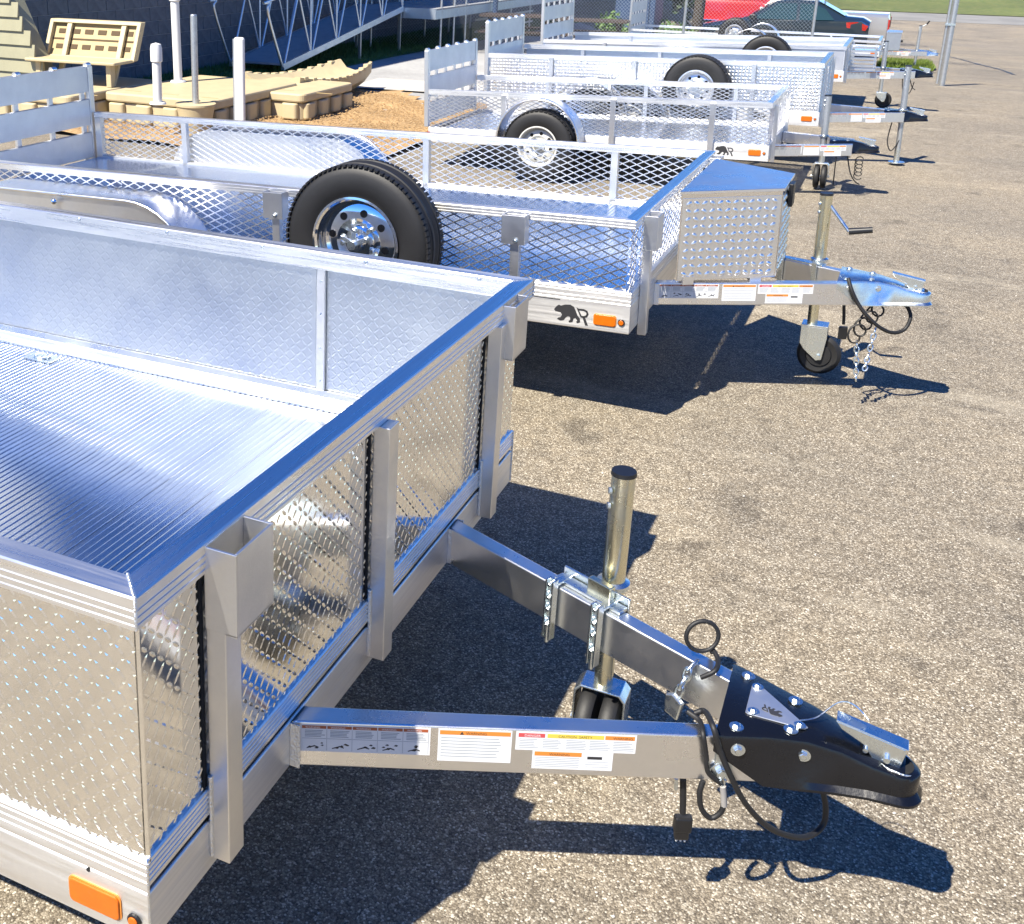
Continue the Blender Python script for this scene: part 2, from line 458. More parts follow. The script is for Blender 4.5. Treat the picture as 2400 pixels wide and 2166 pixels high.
# =====================================================================  TRAILER PARTS
def sweep_rail(profile, side, W, L, corner=True, x0=0.0):
    """rail along one side of a W wide, L long bed with mitred front corners. profile: closed (inset, z) loop"""
    n = len(profile); mb = MB(); a, b = [], []
    for u, z in profile:
        if side == 'near': a.append((-L, u, z)); b.append((x0 - (u if corner else 0), u, z))
        elif side == 'far': a.append((-L, W - u, z)); b.append((x0 - (u if corner else 0), W - u, z))
        else: a.append((x0 - u, u, z)); b.append((x0 - u, W - u, z))
    return mb.add(a + b, [tuple(reversed(range(n))), tuple(range(n, 2 * n))] + [(i, (i + 1) % n, n + (i + 1) % n, n + i) for i in range(n)])
def grooved(z0, z1, w, n=3, g=.0016, lo=.25, hi=.75):
    """closed (inset, z) profile: outer face with n shallow grooves"""
    p = [(0, z0)]
    h = z1 - z0
    for k in range(n):
        zc = z0 + h * (lo + (hi - lo) * k / max(1, n - 1))
        p += [(0, zc - .0028), (g, zc - .0016), (g, zc + .0016), (0, zc + .0028)]
    return p + [(0, z1 - .003), (.003, z1), (w - .003, z1), (w, z1 - .003), (w, z0)]
def tread(mb, O, U, V, N, ul, vl, pitch=.0215, ln=.0128, wd=.0037, h=.0013, th=.003):
    """checker plate: sheet plus raised lens bumps set alternately on the two diagonals"""
    O, U, V, N = Vector(O), Vector(U), Vector(V), Vector(N)
    c = O + U * ul / 2 + V * vl / 2 - N * th / 2
    mb.obox(c, U * ul / 2, V * vl / 2, N * th / 2)
    nu, nv = int(ul / pitch), int(vl / pitch)
    d1, d2 = (U + V).normalized(), (U - V).normalized()
    ou, ov = (ul - nu * pitch) / 2, (vl - nv * pitch) / 2
    for i in range(nu):
        for j in range(nv):
            a, b = (d1, d2) if (i + j) % 2 else (d2, d1)
            p = O + U * (ou + (i + .5) * pitch) + V * (ov + (j + .5) * pitch)
            o = len(mb.v)
            base = [p - a * ln, p - a * ln * .45 - b * wd, p + a * ln * .45 - b * wd, p + a * ln, p + a * ln * .45 + b * wd, p - a * ln * .45 + b * wd]
            top = [p - a * ln * .55 + N * h, p + a * ln * .55 + N * h]
            mb.v += [tuple(q + N * .0001) for q in base] + [tuple(q) for q in top]
            mb.f += [(o, o + 1, o + 6), (o + 1, o + 2, o + 7, o + 6), (o + 2, o + 3, o + 7), (o + 3, o + 4, o + 7), (o + 4, o + 5, o + 6, o + 7), (o + 5, o, o + 6)]
    return mb
def expanded(mb, O, U, V, N, ul, vl, pu=.080, pv=.037, w=.0055, t=.004):
    """expanded metal sheet: strands on both diagonals, clipped to the opening"""
    O, U, V, N = Vector(O), Vector(U), Vector(V), Vector(N)
    s = pv / pu
    for sg in (1, -1):
        k = -int(vl / pv) - 2 if sg > 0 else 0
        kmax = int((ul * s) / pv) + 2 if sg > 0 else int((vl + ul * s) / pv) + 2
        while k <= kmax:
            # v = sg*s*u + c
            c = -k * pv if sg > 0 else k * pv
            us = [0, ul]
            ua, ub = sorted(((0 - c) / (sg * s), (vl - c) / (sg * s)))
            a, b = max(0, ua), min(ul, ub)
            if b - a > .004:
                p0 = O + U * a + V * (sg * s * a + c); p1 = O + U * b + V * (sg * s * b + c)
                mb.bar(p0 + N * (.0015 * sg), p1 + N * (.0015 * sg), w, t, up=N)
            k += 1
    return mb
def plank_mesh(W, wd=.15, ribs=7, z=0.0):
    prof = [(0, z - .02)]
    for k in range(ribs):
        a = wd * (k + .08) / ribs; b = wd * (k + .78) / ribs; c = wd * (k + .86) / ribs; d = wd * (k + .98) / ribs
        prof += [(a, z - .0022), (a + .0016, z), (b, z), (c, z - .0022)]
    prof += [(wd - .001, z - .0022), (wd - .001, z - .02)]
    n = len(prof); mb = MB()
    mb.add([(x, 0, zz) for x, zz in prof] + [(x, W, zz) for x, zz in prof], [tuple(reversed(range(n))), tuple(range(n, 2 * n))] + [(i, (i + 1) % n, n + (i + 1) % n, n + i) for i in range(n)])
    me = bpy.data.meshes.new('plank'); me.from_pydata(mb.v, [], mb.f)
    bm = bmesh.new(); bm.from_mesh(me); bmesh.ops.recalc_face_normals(bm, faces=bm.faces); bm.to_mesh(me); bm.free()
    return me
def floor_planks(root, L, W, z, inset=.05, wd=.15, mt='aluminium_deck'):
    me = plank_mesh(W - 2 * inset, wd, z=z); me.materials.append(M[mt])
    n = int((L - inset) / wd)
    for k in range(n):
        o = bpy.data.objects.new('plank', me); COL.objects.link(o); o.parent = root
        o.location = (-inset - (k + 1) * wd, inset, 0)
BEAR = [(308,1266),(322,1246),(338,1232),(352,1237),(380,1226),(412,1223),(436,1234),(450,1262),(461,1288),(477,1306),(480,1331),(461,1339),(454,1331),(462,1322),(448,1306),(437,1312),(430,1336),(410,1341),(405,1333),(416,1322),(414,1303),(400,1300),(386,1311),(373,1331),(350,1336),(330,1327),(338,1318),(352,1314),(362,1297),(352,1281),(335,1279),(317,1277)]
RSTROKE = [(462,1247),(500,1247),(518,1254),(525,1270),(518,1286),(500,1293),(488,1292)]
def logo(mb, T, wdt):
    """walking bear with a letter R behind it, as in the badge; T(u,v,w)"""
    k = wdt / 222.0
    f = lambda p: ((p[0] - 308) * k, (1341 - p[1]) * k)
    mb.prismf([f(p) for p in reversed(BEAR)], 0, .0008, T)
    P = [f(p) for p in RSTROKE]
    for a, b in zip(P, P[1:]):
        va, vb = Vector(a), Vector(b); d = (vb - va).normalized(); s = Vector((-d.y, d.x)) * k * 6; va -= d * k * 3; vb += d * k * 3
        mb.prismf([tuple(va - s), tuple(vb - s), tuple(vb + s), tuple(va + s)], 0, .0009, T)
    mb.prismf([f(p) for p in ((494,1297),(509,1293),(531,1346),(513,1347))], 0, .0008, T)
    mb.prismf([f(p) for p in ((452,1236),(463,1240),(489,1290),(480,1296))], 0, .0007, T)
def rrect(x0, x1, y0, y1, r, n=5):
    p = []
    for cx, cy, a in ((x1 - r, y0 + r, -90), (x1 - r, y1 - r, 0), (x0 + r, y1 - r, 90), (x0 + r, y0 + r, 180)):
        p += [(cx + r * math.cos(R(a + 90 * i / n)), cy + r * math.sin(R(a + 90 * i / n))) for i in range(n + 1)]
    return p
def marker_lights(root, T, u0, u1, v0, v1, cu, cv, cr, small='amber_lens'):
    o = MB().prismf(rrect(u0, u1, v0, v1, .010), 0, .006, T).build('side_marker_lamp', 'amber_lens', root, bevel=.002)
    g = MB().prismf(rrect(u0 - .003, u1 + .003, v0 - .003, v1 + .003, .012), -.0005, .002, T).build('lamp_base', 'decal_orange', o)
    c = [(cu + cr * math.cos(R(a)), cv + cr * math.sin(R(a))) for a in range(0, 360, 20)]
    b = MB().prismf(c, 0, .006, T).build('grommet', 'black_plastic', root, bevel=.002)
    c = [(cu + .004 * 0 + cr * .72 * math.cos(R(a)), cv + cr * .72 * math.sin(R(a))) for a in range(0, 360, 20)]
    MB().prismf(c, .005, .009, T).build('clearance_lamp', small, b, bevel=.002)
def bolt(mb, p, n, r=.009, h=.007):
    p, n = Vector(p), Vector(n).normalized()
    mb.cyl(p, p + n * .0022, r * 1.55, n=18); mb.cyl(p + n * .002, p + n * h, r, n=6); mb.cyl(p + n * h, p + n * (h + .001), r * .86, r * .7, n=6)
def wheel(root, name, c, axis, Rt, wt, rim_r, style='chrome', lugs=64):
    """tyre with grooved tread and shoulder lugs, dished rim with round holes, hub"""
    c, ax = Vector(c), Vector(axis).normalized()
    w = wt / 2
    prof = [(rim_r - .004, -w * .80), (rim_r + .010, -w * .92), (rim_r + (Rt - rim_r) * .35, -w * 1.0), (rim_r + (Rt - rim_r) * .70, -w * .99), (Rt - .016, -w * .86), (Rt - .004, -w * .70)]
    for g in (-.42, 0, .42):
        prof += [(Rt, w * g - .010 - (.008 if g == 0 else 0)), (Rt - .005, w * g - .005), (Rt - .005, w * g + .005), (Rt, w * g + .010 + (.008 if g == 0 else 0))]
    prof += [(Rt - .004, w * .70), (Rt - .016, w * .86), (rim_r + (Rt - rim_r) * .70, w * .99), (rim_r + (Rt - rim_r) * .35, w * 1.0), (rim_r + .010, w * .92), (rim_r - .004, w * .80)]
    a0 = ax.orthogonal().normalized(); b0 = ax.cross(a0)
    wroot = None
    sm = {'chrome': 'chrome', 'white': 'white_wheel', 'silver': 'aluminium_frame'}[style]
    # rim is the part, everything else its sub-parts
    rim = MB()
    rim.lathe([(rim_r - .004, -w * .8), (rim_r + .004, -w * .98), (rim_r - .006, -w * 1.0), (rim_r - .014, -w * .90), (rim_r - .018, -w * .3), (rim_r - .03, -w * .28), (rim_r - .036, -w * .42), (rim_r * .72, -w * .50), (rim_r * .52, -w * .56), (rim_r * .42, -w * .42), (rim_r * .34, -w * .40), (rim_r * .30, -w * .62), (.001, -w * .64)], c, ax, 56)
    ro = rim.build(name, sm, root, smooth=35)
    ty = MB().lathe(prof, c, ax, 72)
    for k in range(lugs):
        t = 2 * math.pi * (k + .5) / lugs
        e = a0 * math.cos(t) + b0 * math.sin(t); tg = -a0 * math.sin(t) + b0 * math.cos(t)
        for sgn in (-1, 1):
            ty.obox(c + e * (Rt - .006) + ax * (sgn * w * .80), e * .0042, tg * (math.pi * Rt / lugs * .70), ax * (w * .14))
    ty.build('tyre', 'rubber', ro, smooth=32)
    for k in range(8):
        t = 2 * math.pi * k / 8 + .2
        e = a0 * math.cos(t) + b0 * math.sin(t)
        p = c + e * (rim_r * .64) - ax * (w * .52)
        MB().cyl(p + ax * .012, p - ax * .0035, rim_r * .085, n=14).build('vent_hole', 'dark_gap' if style == 'white' else 'black_enamel', ro, smooth=40)
    hb = MB().cyl(c - ax * w * .55, c - ax * (w * .55 + .045), rim_r * .20, rim_r * .17, n=20).build('hub_cap', sm if style == 'chrome' else 'zinc', ro, smooth=40)
    for k in range(5):
        t = 2 * math.pi * k / 5
        e = a0 * math.cos(t) + b0 * math.sin(t)
        MB().cyl(c + e * rim_r * .37 - ax * w * .38, c + e * rim_r * .37 - ax * (w * .38 + .03), .010, n=6).build('lug_nut', 'zinc', ro)
    return ro
def coupler(root, xt, yc, zt, zb, material='black_enamel', hw0=.135, length=.38, logo_plate=True, bolts=True):
    """A-frame hitch: wedge that narrows to a rounded ball socket, with bolts, latch and flared lip"""
    xb = xt - length
    S = [(0, hw0, zt, zt - .040), (.02, hw0 - .006, zt, zt - .055), (.10, hw0 - .042, zt, zb), (.17, .068, zt - .003, zb + .004), (.235, .052, zt - .016, zb + .008), (.29, .046, zt - .033, zb + .014)]
    for k in range(1, 7):
        a = R(90 * k / 6.2); S.append((length - .046 + .046 * math.sin(a) * 1.0, max(.006, .046 * math.cos(a)), zt - .038 - .010 * (k / 6), zb + .018))
    mb = MB(); rings = []
    for dx, hw, t, b in S:
        lip = .010 if dx > .15 else .0
        c = min(.013, hw * .5); x = xb + dx; o = len(mb.v)
        xl = x + (lip * .9 if dx > length - .04 else 0)
        mb.v += [(xl, yc - hw - lip, b), (xl, yc - hw - lip, b + .006), (x, yc - hw, b + .016), (x, yc - hw, t - c), (x, yc - hw + c * .3, t - c * .3), (x, yc - hw + c, t),
                 (x, yc + hw - c, t), (x, yc + hw - c * .3, t - c * .3), (x, yc + hw, t - c), (x, yc + hw, b + .016), (xl, yc + hw + lip, b + .006), (xl, yc + hw + lip, b)]
        rings.append(o)
    for a, b in zip(rings, rings[1:]):
        mb.f += [(a + j, a + (j + 1) % 12, b + (j + 1) % 12, b + j) for j in range(12)]
    mb.f += [tuple(range(rings[0], rings[0] + 12)), tuple(reversed(range(rings[-1], rings[-1] + 12)))]
    cp = mb.build('coupler', material, root, smooth=38)
    if bolts:
        t_ = math.tan(.42)
        for dx, s, dz in ((.035, 1, 0), (.035, -1, 0), (.135, 1, 0), (.135, -1, 0)):
            hw = hw0 - .028 - dx * .42
            b = MB(); bolt(b, (xb + dx, yc + s * hw, zt), (0, 0, 1), .0092); b.build('bolt', 'zinc', cp)
        for dx, z in ((.045, zt - .032), (.165, zt - .036)):
            for s in (-1, 1):
                hw = (hw0 - .006 - (dx - .02) * .45) if dx < .1 else .0685
                b = MB(); bolt(b, (xb + dx, yc + s * hw, z), (.3 if dx < .1 else .12, s, 0), .0092); b.build('bolt', 'zinc', cp)
    # latch lever with channel shape, pivot bolts and spring
    zl = zt - .036
    la = MB()
    p0, p1 = Vector((xt - .165, yc, zl + .064)), Vector((xt - .030, yc, zl + .041))
    la.bar(p0, p1, .034, .004)
    for s in (-1, 1):
        T = lambda u, v, w_: (xt - .165 + u, yc + s * (.0165 + w_), zl + v + (.132 - u) * .10)
        la.prismf([(0, .050), (.012, .036), (.055, .020), (.075, -.004), (.125, -.006), (.132, .034), (.130, .041)], -.0015, .0015, T)
    lo = la.build('latch_lever', 'zinc', cp, bevel=.001)
    MB().cyl((xt - .065, yc - .028, zl + .012), (xt - .065, yc + .028, zl + .012), .006, n=12).build('pivot_pin', 'zinc', cp); MB().cyl((xt - .105, yc - .024, zl + .018), (xt - .105, yc + .024, zl + .018), .005, n=12).build('pivot_pin', 'zinc', cp)
    sp = MB().tube([(xt - .045 + .0 , yc, zl - .004)] + [(xt - .04, yc, zl + .030)], .0045, 8).build('latch_rod', 'zinc', cp)
    rg = [(xt - .046 + .036 * math.cos(R(a)), yc + .036 * math.sin(R(a)), zt - .037 - .010 * max(0, math.cos(R(a)))) for a in range(0, 360, 15)]
    MB().tube(rg, .0022, 6, closed=True).build('socket_rim', 'weld', cp, smooth=60)
    sk = [(xt - .046 + .033 * math.cos(R(a)), yc + .033 * math.sin(R(a))) for a in range(0, 360, 15)]
    MB().prism(sk, zt - .055, zt - .0405).build('socket', 'dark_gap', cp)
    if logo_plate:
        pl = MB(); ym = yc + .022
        poly = [(xb + .045, ym - .060), (xb + .050, ym - .064), (xb + .160, ym - .060), (xb + .166, ym - .052), (xb + .060, ym + .048), (xb + .050, ym + .047), (xb + .046, ym + .040)]
        po = pl.prism(poly, zt + .0003, zt + .003).build('badge_plate', 'aluminium_matte', cp, bevel=.0006)
        g = MB(); ca, sa = math.cos(R(170)), math.sin(R(170))
        ox, oy = xb + .118, ym - .026
        logo(g, lambda u, v, w_: (ox + u * ca - v * sa * 1, oy + u * sa + v * ca, zt + .0031 + w_), .042)
        g.build('badge_print', 'print_dark', po)
        for x, y in ((xb + .060, ym - .052), (xb + .150, ym - .054), (xb + .058, ym + .036)):
            b = MB(); bolt(b, (x, y, zt + .003), (0, 0, 1), .0075, .006); b.build('bolt', 'zinc', po)
    return cp
def tongue(root, W, yb, ang, z0, z1, xend, bw=.05, plate=True):
    """the two converging draw-bar beams; local x=0 is the bed's front"""
    out = []
    t = math.tan(ang); c = math.cos(ang)
    for s in (0, 1):
        f = (lambda y: y) if s == 0 else (lambda y: W - y)
        poly = [(.002, f(yb)), (xend, f(yb + xend * t)), (xend, f(min(W / 2 - .003, yb + xend * t + bw / c))), (.002, f(yb + bw / c))]
        if s: poly = poly[::-1]
        b = MB().prism(poly, z0, z1).build('tongue_beam', 'aluminium', root, bevel=.004, seg=3)
        if plate:
            y = f(yb); d = -1 if s == 0 else 1
            MB().box(.0, .022, min(y, y + d * .004), max(y, y + d * .004), z0 + .002, z1 - .002).build('gusset', 'weld', b, bevel=.001)
            y2 = f(yb + bw / c); MB().box(0, .022, min(y2, y2 - d * .004), max(y2, y2 - d * .004), z0 + .002, z1 - .002).build('gusset', 'weld', b, bevel=.001)
        out.append(b)
    return out
def jack(root, p, ztop, z_low, foot='twin', crank=None, beam_dir=None, zbeam=.5, r=.0285, mt='zinc_yellow', tilt=0.0):
    """swivel jack: outer tube with end cap, inner tube, mount, fork with caster (or flat foot)"""
    x, y = p
    tb = MB().cyl((x, y, zbeam - .12), (x, y, ztop), r, n=28).build('jack', mt, root, smooth=50)
    MB().cyl((x, y, ztop - .006), (x, y, ztop + .004), r + .0025, r + .001, n=28).build('jack_cap', 'black_plastic', tb, smooth=40)
    MB().cyl((x, y, z_low), (x, y, zbeam - .11), r * .84, n=24).build('inner_tube', mt, tb, smooth=50)
    for k, dz in ((0, .045), (1, .085)):
        MB().cyl((x - r * .75, y - r * .70, ztop - dz), (x - r * .98, y - r * .82, ztop - dz), .008, n=10).build('rivet', 'zinc', tb)
    MB().lathe([(r + .0005, -.012), (r + .012, -.006), (r + .012, .006), (r + .0005, .012)], (x, y, zbeam + .012), (0, 0, 1), 24).build('swivel_collar', 'zinc', tb, smooth=40)
    if foot == 'twin':
        T = lambda u, v, w_: (x + u, y + w_, v)
        f = []
        o_ = [(-.066, .095), (-.066, z_low - .018), (-.050, z_low), (.050, z_low), (.066, z_low - .018), (.066, .095)]
        i_ = [(.060, .095), (.060, z_low - .022), (.047, z_low - .006), (-.047, z_low - .006), (-.060, z_low - .022), (-.060, .095)]
        MB().prismf(o_ + i_, -.035, .035, T).build('caster_fork', 'zinc', tb, bevel=.002)
        for s in (-1, 1):
            wl = MB().lathe([(.001, -.024), (.07, -.024), (.094, -.020), (.102, -.010), (.102, .010), (.094, .020), (.07, .024), (.001, .024)], (x + s * .029, y, .102), (1, 0, 0), 36)
            wl.build('caster_wheel', 'rubber', tb, smooth=40)
        MB().cyl((x - .074, y, .102), (x + .074, y, .102), .009, n=12).build('axle_pin', 'zinc', tb)
    elif foot == 'single':
        T = lambda u, v, w_: (x + .03 + u, y + w_, v)
        for s in (-1, 1):
            MB().prismf([(-.075, z_low - .01), (.045, z_low - .01), (.045, z_low - .06), (.03, .085), (.005, .078), (-.055, .13), (-.075, .16)], s * .04 - .003, s * .04 + .003, T).build('caster_fork', 'zinc', tb, bevel=.001)
        MB().box(x - .045, x + .075, y - .043, y + .043, z_low - .012, z_low).build('fork_plate', 'zinc', tb, bevel=.002)
        wl = MB().lathe([(.001, -.028), (.055, -.028), (.060, -.020), (.085, -.024), (.100, -.012), (.102, 0), (.100, .012), (.085, .024), (.060, .020), (.055, .028), (.001, .028)], (x + .045, y, .102), (0, 1, 0), 36)
        wl.build('caster_wheel', 'rubber', tb, smooth=35)
        MB().cyl((x + .045, y - .055, .102), (x + .045, y + .055, .102), .009, n=12).build('axle_pin', 'zinc', tb)
    else:
        MB().cyl((x, y, 0.0), (x, y, z_low + .02), r * .9, n=20).build('foot_tube', 'zinc', tb, smooth=40)
        MB().prism([(x + .075 * math.cos(R(a)), y + .075 * math.sin(R(a))) for a in range(0, 360, 20)], .002, .012).build('foot_plate', 'zinc', tb, bevel=.002)
    if crank:
        (cx, cy, cz), (gx, gy, gz_) = crank
        a = Vector((x, y, ztop - .03)); b = Vector((x + cx, y + cy, ztop + cz)); g = Vector((x + gx, y + gy, ztop + gz_))
        cr = MB().tube([a, a + (b - a) * .12, b], .008, 10).build('crank_arm', 'zinc', tb, smooth=50)
        MB().cyl(b, g, .016, .014, n=14).build('crank_grip', 'black_plastic', cr, smooth=50)
    return tb
def decal_text(root, parent, T, txt, u, v, size, material='print_dark', name='lettering'):
    vs, fs = text_mesh(txt, size, lambda a, b: T(u + a, v + b, .0009))
    return MB().add(vs, fs).build(name, material, parent)
def decals(root, beam, T, k=1.0, full=True, z1=.495):
    """warning stickers along the draw bar; T(s, z, out)"""
    def rect(mb, u0, u1, v0, v1, d0=.0, d1=.0005): mb.prismf([(u0, v0), (u1, v0), (u1, v1), (u0, v1)], d0, d1, T)
    # five-panel pictogram sticker
    s0, s1 = .016 * k, .282 * k; a, b = z1 - .066, z1
    d = MB(); rect(d, s0, s1, a, b); do = d.build('warning_decal', 'decal_white', beam)
    n = 5; w_ = (s1 - s0 - .006) / n
    hd, ln, fg = MB(), MB(), MB()
    for i in range(n):
        u = s0 + .003 + i * w_
        rect(hd, u, u + w_ - .002, b - .010, b - .003, .0004, .0008)
        for j in range(5):
            rect(ln, u + .006, u + w_ * random.uniform(.72, .92), b - .0155 - j * .0036, b - .0140 - j * .0036, .0004, .0008)
        rect(ln, u + w_ - .0014, u + w_ - .0006, a + .003, b - .011, .0004, .0008)
        rect(ln, u, u + w_ - .002, a + .0315, a + .0322, .0004, .0008)
        if full:
            for _ in range(4):
                q, r_ = u + random.uniform(.008, w_ - .012), a + random.uniform(.006, .022); h_ = random.uniform(.002, .005)
                fg.prismf([(q, r_), (q + h_ * 1.8, r_ - .001), (q + h_ * 2.4, r_ + h_ * .5), (q + h_ * 1.1, r_ + h_)], .0004, .0008, T)
            fg.prismf([(u + .010, a + .007), (u + .026, a + .012), (u + .034, a + .009), (u + .035, a + .011), (u + .026, a + .015), (u + .010, a + .009)], .0004, .0008, T)
    hd.build('decal_header', 'decal_redbrown', do); ln.build('decal_print', 'print_grey', do)
    if full:
        fg.build('decal_pictogram', 'print_dark', do)
        for i in range(n): decal_text(root, do, lambda u, v, w__: T(u, v, w__), 'WARNING', s0 + .010 + i * w_, b - .0090, .0062, 'decal_white')
    # single large warning
    s0, s1 = .298 * k, .448 * k; a = z1 - .078
    d = MB(); rect(d, s0, s1, a, b); do = d.build('warning_decal', 'decal_white', beam)
    h = MB(); rect(h, s0 + .003, s1 - .003, b - .013, b - .003, .0004, .0008); h.build('decal_header', 'decal_orange', do)
    ln = MB()
    for j in range(7): rect(ln, s0 + .006, s1 - random.uniform(.008, .03), b - .0215 - j * .0075, b - .0200 - j * .0075, .0004, .0007)
    ln.build('decal_print', 'print_grey', do)
    if full:
        decal_text(root, do, T, 'WARNING', s0 + .056, b - .0118, .0088)
        MB().prismf([(s0 + .044, b - .0118), (s0 + .052, b - .0118), (s0 + .048, b - .0050)], .0009, .0011, T).build('hazard_triangle', 'print_dark', do)
    # wide three-colour strip
    s0, s1 = .456 * k, .700 * k; a = z1 - .044
    d = MB(); rect(d, s0, s1, a, b); do = d.build('warning_decal', 'decal_white', beam)
    L_ = s1 - s0
    for f0, f1, mt_, tx, off in ((.02, .24, 'decal_red', 'DANGER', .012), (.26, .73, 'decal_yellow', 'CAUTION  SAFETY', .022), (.74, .985, 'decal_orange', 'WARNING', .016)):
        h = MB(); rect(h, s0 + L_ * f0, s0 + L_ * f1, b - .0125, b - .003, .0004, .0008); h.build('decal_header', mt_, do)
        if full: decal_text(root, do, T, tx, s0 + L_ * f0 + off, b - .0112, .0082, 'decal_white' if mt_ == 'decal_red' else 'print_dark')
    ln = MB()
    for c in range(5):
        for j in range(6): rect(ln, s0 + L_ * (.03 + c * .195), s0 + L_ * (.03 + c * .195 + random.uniform(.12, .175)), b - .0180 - j * .0040, b - .0168 - j * .0040, .0004, .0007)
    ln.build('decal_print', 'print_grey', do)
    # lower sticker
    s0, s1 = .492 * k, .656 * k; b2 = z1 - .0445; a = b2 - .044
    d = MB(); rect(d, s0, s1, a, b2); do = d.build('warning_decal', 'decal_white', beam)
    h = MB(); rect(h, s0 + .004, s0 + .100 * k, b2 - .012, b2 - .002, .0004, .0008); h.build('decal_header', 'decal_orange', do)
    if full: decal_text(root, do, T, 'WARNING', s0 + .034, b2 - .0108, .0086)
    ln = MB()
    for j in range(6): rect(ln, s0 + .006, s0 + .096 * k, b2 - .0165 - j * .0043, b2 - .0155 - j * .0043, .0004, .0007)
    for j in range(3): rect(ln, s0 + .108 * k, s1 - .008, b2 - .024 - j * .006, b2 - .0232 - j * .006, .0004, .0007)
    ln.build('decal_print', 'print_grey', do)
    if full: g = MB(); rect(g, s0 + .112 * k, s0 + .142 * k, b2 - .017, b2 - .0105, .0004, .0008); g.build('decal_print', 'print_dark', do)

# =====================================================================  TRAILER 1, nearest: solid tread-plate sides
W1, L1 = 1.93, 3.72
Z0, Z1, ZT = .393, .503, 1.070
t1 = empty('utility_trailer', (0, 0, 0), 'nearest utility trailer with solid diamond tread plate sides and black coupler', 'trailer', 'aluminium trailers parked in a row')
fr = [(0, Z0 + .003), (.003, Z0), (.05, Z0), (.05, Z1), (.003, Z1), (0, Z1 - .003)]
for s in ('near', 'front', 'far'):
    sweep_rail(fr, s, W1, L1).build('frame_rail', 'aluminium_frame' + ('_y' if s == 'front' else '_x'), t1, bevel=.0015)
MB().box(-L1, -L1 + .05, .052, W1 - .052, Z0, Z1).build('frame_rail', 'aluminium_frame', t1)
lowp = grooved(.506, .568, .045, 3, lo=.35, hi=.85)
lowf = grooved(.517, .572, .045, 4, lo=.22, hi=.80)
sweep_rail(lowp, 'near', W1, L1).build('lower_rail', 'aluminium_frame_x', t1)
sweep_rail(lowp, 'far', W1, L1).build('lower_rail', 'aluminium_frame_x', t1)
sweep_rail(lowf, 'front', W1, L1).build('lower_rail', 'aluminium_y', t1)
MB().box(-.045, -.006, .05, W1 - .05, Z1 + .001, .516).build('seam', 'dark_gap', t1)
topp = grooved(1.012, ZT, .052, 3, lo=.18, hi=.62)
for s in ('near', 'front', 'far'):
    tr = sweep_rail(topp, s, W1, L1)
    tr.v = [(x + .034 * y / W1 * (1 + x / L1), y, z) for x, y, z in tr.v]          # the far corner of the rail sits a little proud
    tr.build('top_rail', 'aluminium' + ('_y' if s == 'front' else '_x'), t1)
# mitre welds
for y0, y1 in ((.0, .052), (W1, W1 - .052)):
    ex = .034 * y0 / W1
    b = MB().tube([(.0005 + ex, y0, ZT - .055), (.0005 + ex, y0, ZT + .0002), (-.052 + ex, y1, ZT + .0005)], .0028, 8).build('corner_weld', 'weld', t1, smooth=60)
    MB().tube([(.0008, y0, Z0 + .004), (.0008, y0, .568)], .0026, 8).build('corner_weld', 'weld', t1, smooth=60)
# tread plate
pz0, pz1 = .560, 1.016
def t1panel(*a, mt='aluminium_tread', **k): return tread(MB(), *a, **k).build('tread_panel', mt, t1)
t1panel((-L1 + .05, .008, pz0), (1, 0, 0), (0, 0, 1), (0, -1, 0), L1 - .05, pz1 - pz0)
for y0, y1 in ((.008, .842), (.846, 1.922)):
    t1panel((-.008, y0, pz0), (0, 1, 0), (0, 0, 1), (1, 0, 0), y1 - y0, pz1 - pz0)
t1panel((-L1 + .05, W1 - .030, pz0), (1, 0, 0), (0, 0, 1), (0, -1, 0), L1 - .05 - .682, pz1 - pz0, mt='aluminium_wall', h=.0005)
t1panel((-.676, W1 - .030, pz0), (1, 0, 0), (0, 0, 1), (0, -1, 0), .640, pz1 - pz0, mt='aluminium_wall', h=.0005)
MB().box(-L1 + .05, -.03, W1 - .028, W1 - .006, pz0, pz1).build('wall_core', 'aluminium_matte', t1)
MB().box(-L1 + .05, -.03, .0115, .026, pz0, pz1).build('wall_core', 'aluminium_matte', t1)
MB().box(-.034, -.0115, .03, W1 - .03, pz0, pz1).build('wall_core', 'aluminium_matte', t1)
# interior: foot angle of far wall, upright strips with rivets
MB().prismf([(0, .532), (0, .590), (.006, .590), (.010, .545), (.034, .538), (.034, .532)], -L1 + .05, -.05, lambda u, v, w_: (w_, W1 - .034 - u, v)).build('foot_angle', 'aluminium', t1, bevel=.0008)
for xx in (-.657, -3.1):
    st = MB().box(xx - .014, xx + .014, W1 - .046, W1 - .0335, .592, 1.013).build('upright_strip', 'aluminium_frame', t1, bevel=.0015)
    for z in (.625, .74, .86, .97): MB().cyl((xx, W1 - .0455, z), (xx, W1 - .0485, z), .005, .003, n=10).build('rivet', 'zinc', st)
for x in lin(-.12, -3.5, 9):
    MB().cyl((x, W1 - .0525, ZT - .012), (x, W1 - .0555, ZT - .012), .007, .004, n=10).build('rivet', 'zinc', t1)
floor_planks(t1, L1, W1, .532)
# tie-down ring plate on the floor
dr = MB().prism(rrect(-1.83, -1.70, 1.765, 1.835, .012), .5325, .536).build('tie_down', 'zinc', t1, bevel=.001)
MB().tube([(-1.765 + .028 * math.cos(R(a)), 1.80 + .022 * math.sin(R(a)), .540) for a in range(0, 360, 20)], .005, 8, closed=True).build('ring', 'zinc', dr, smooth=60)
MB().prism([(-1.80, 1.79), (-1.73, 1.79), (-1.73, 1.81), (-1.80, 1.81)], .536, .544).build('strap', 'zinc', dr, bevel=.001)
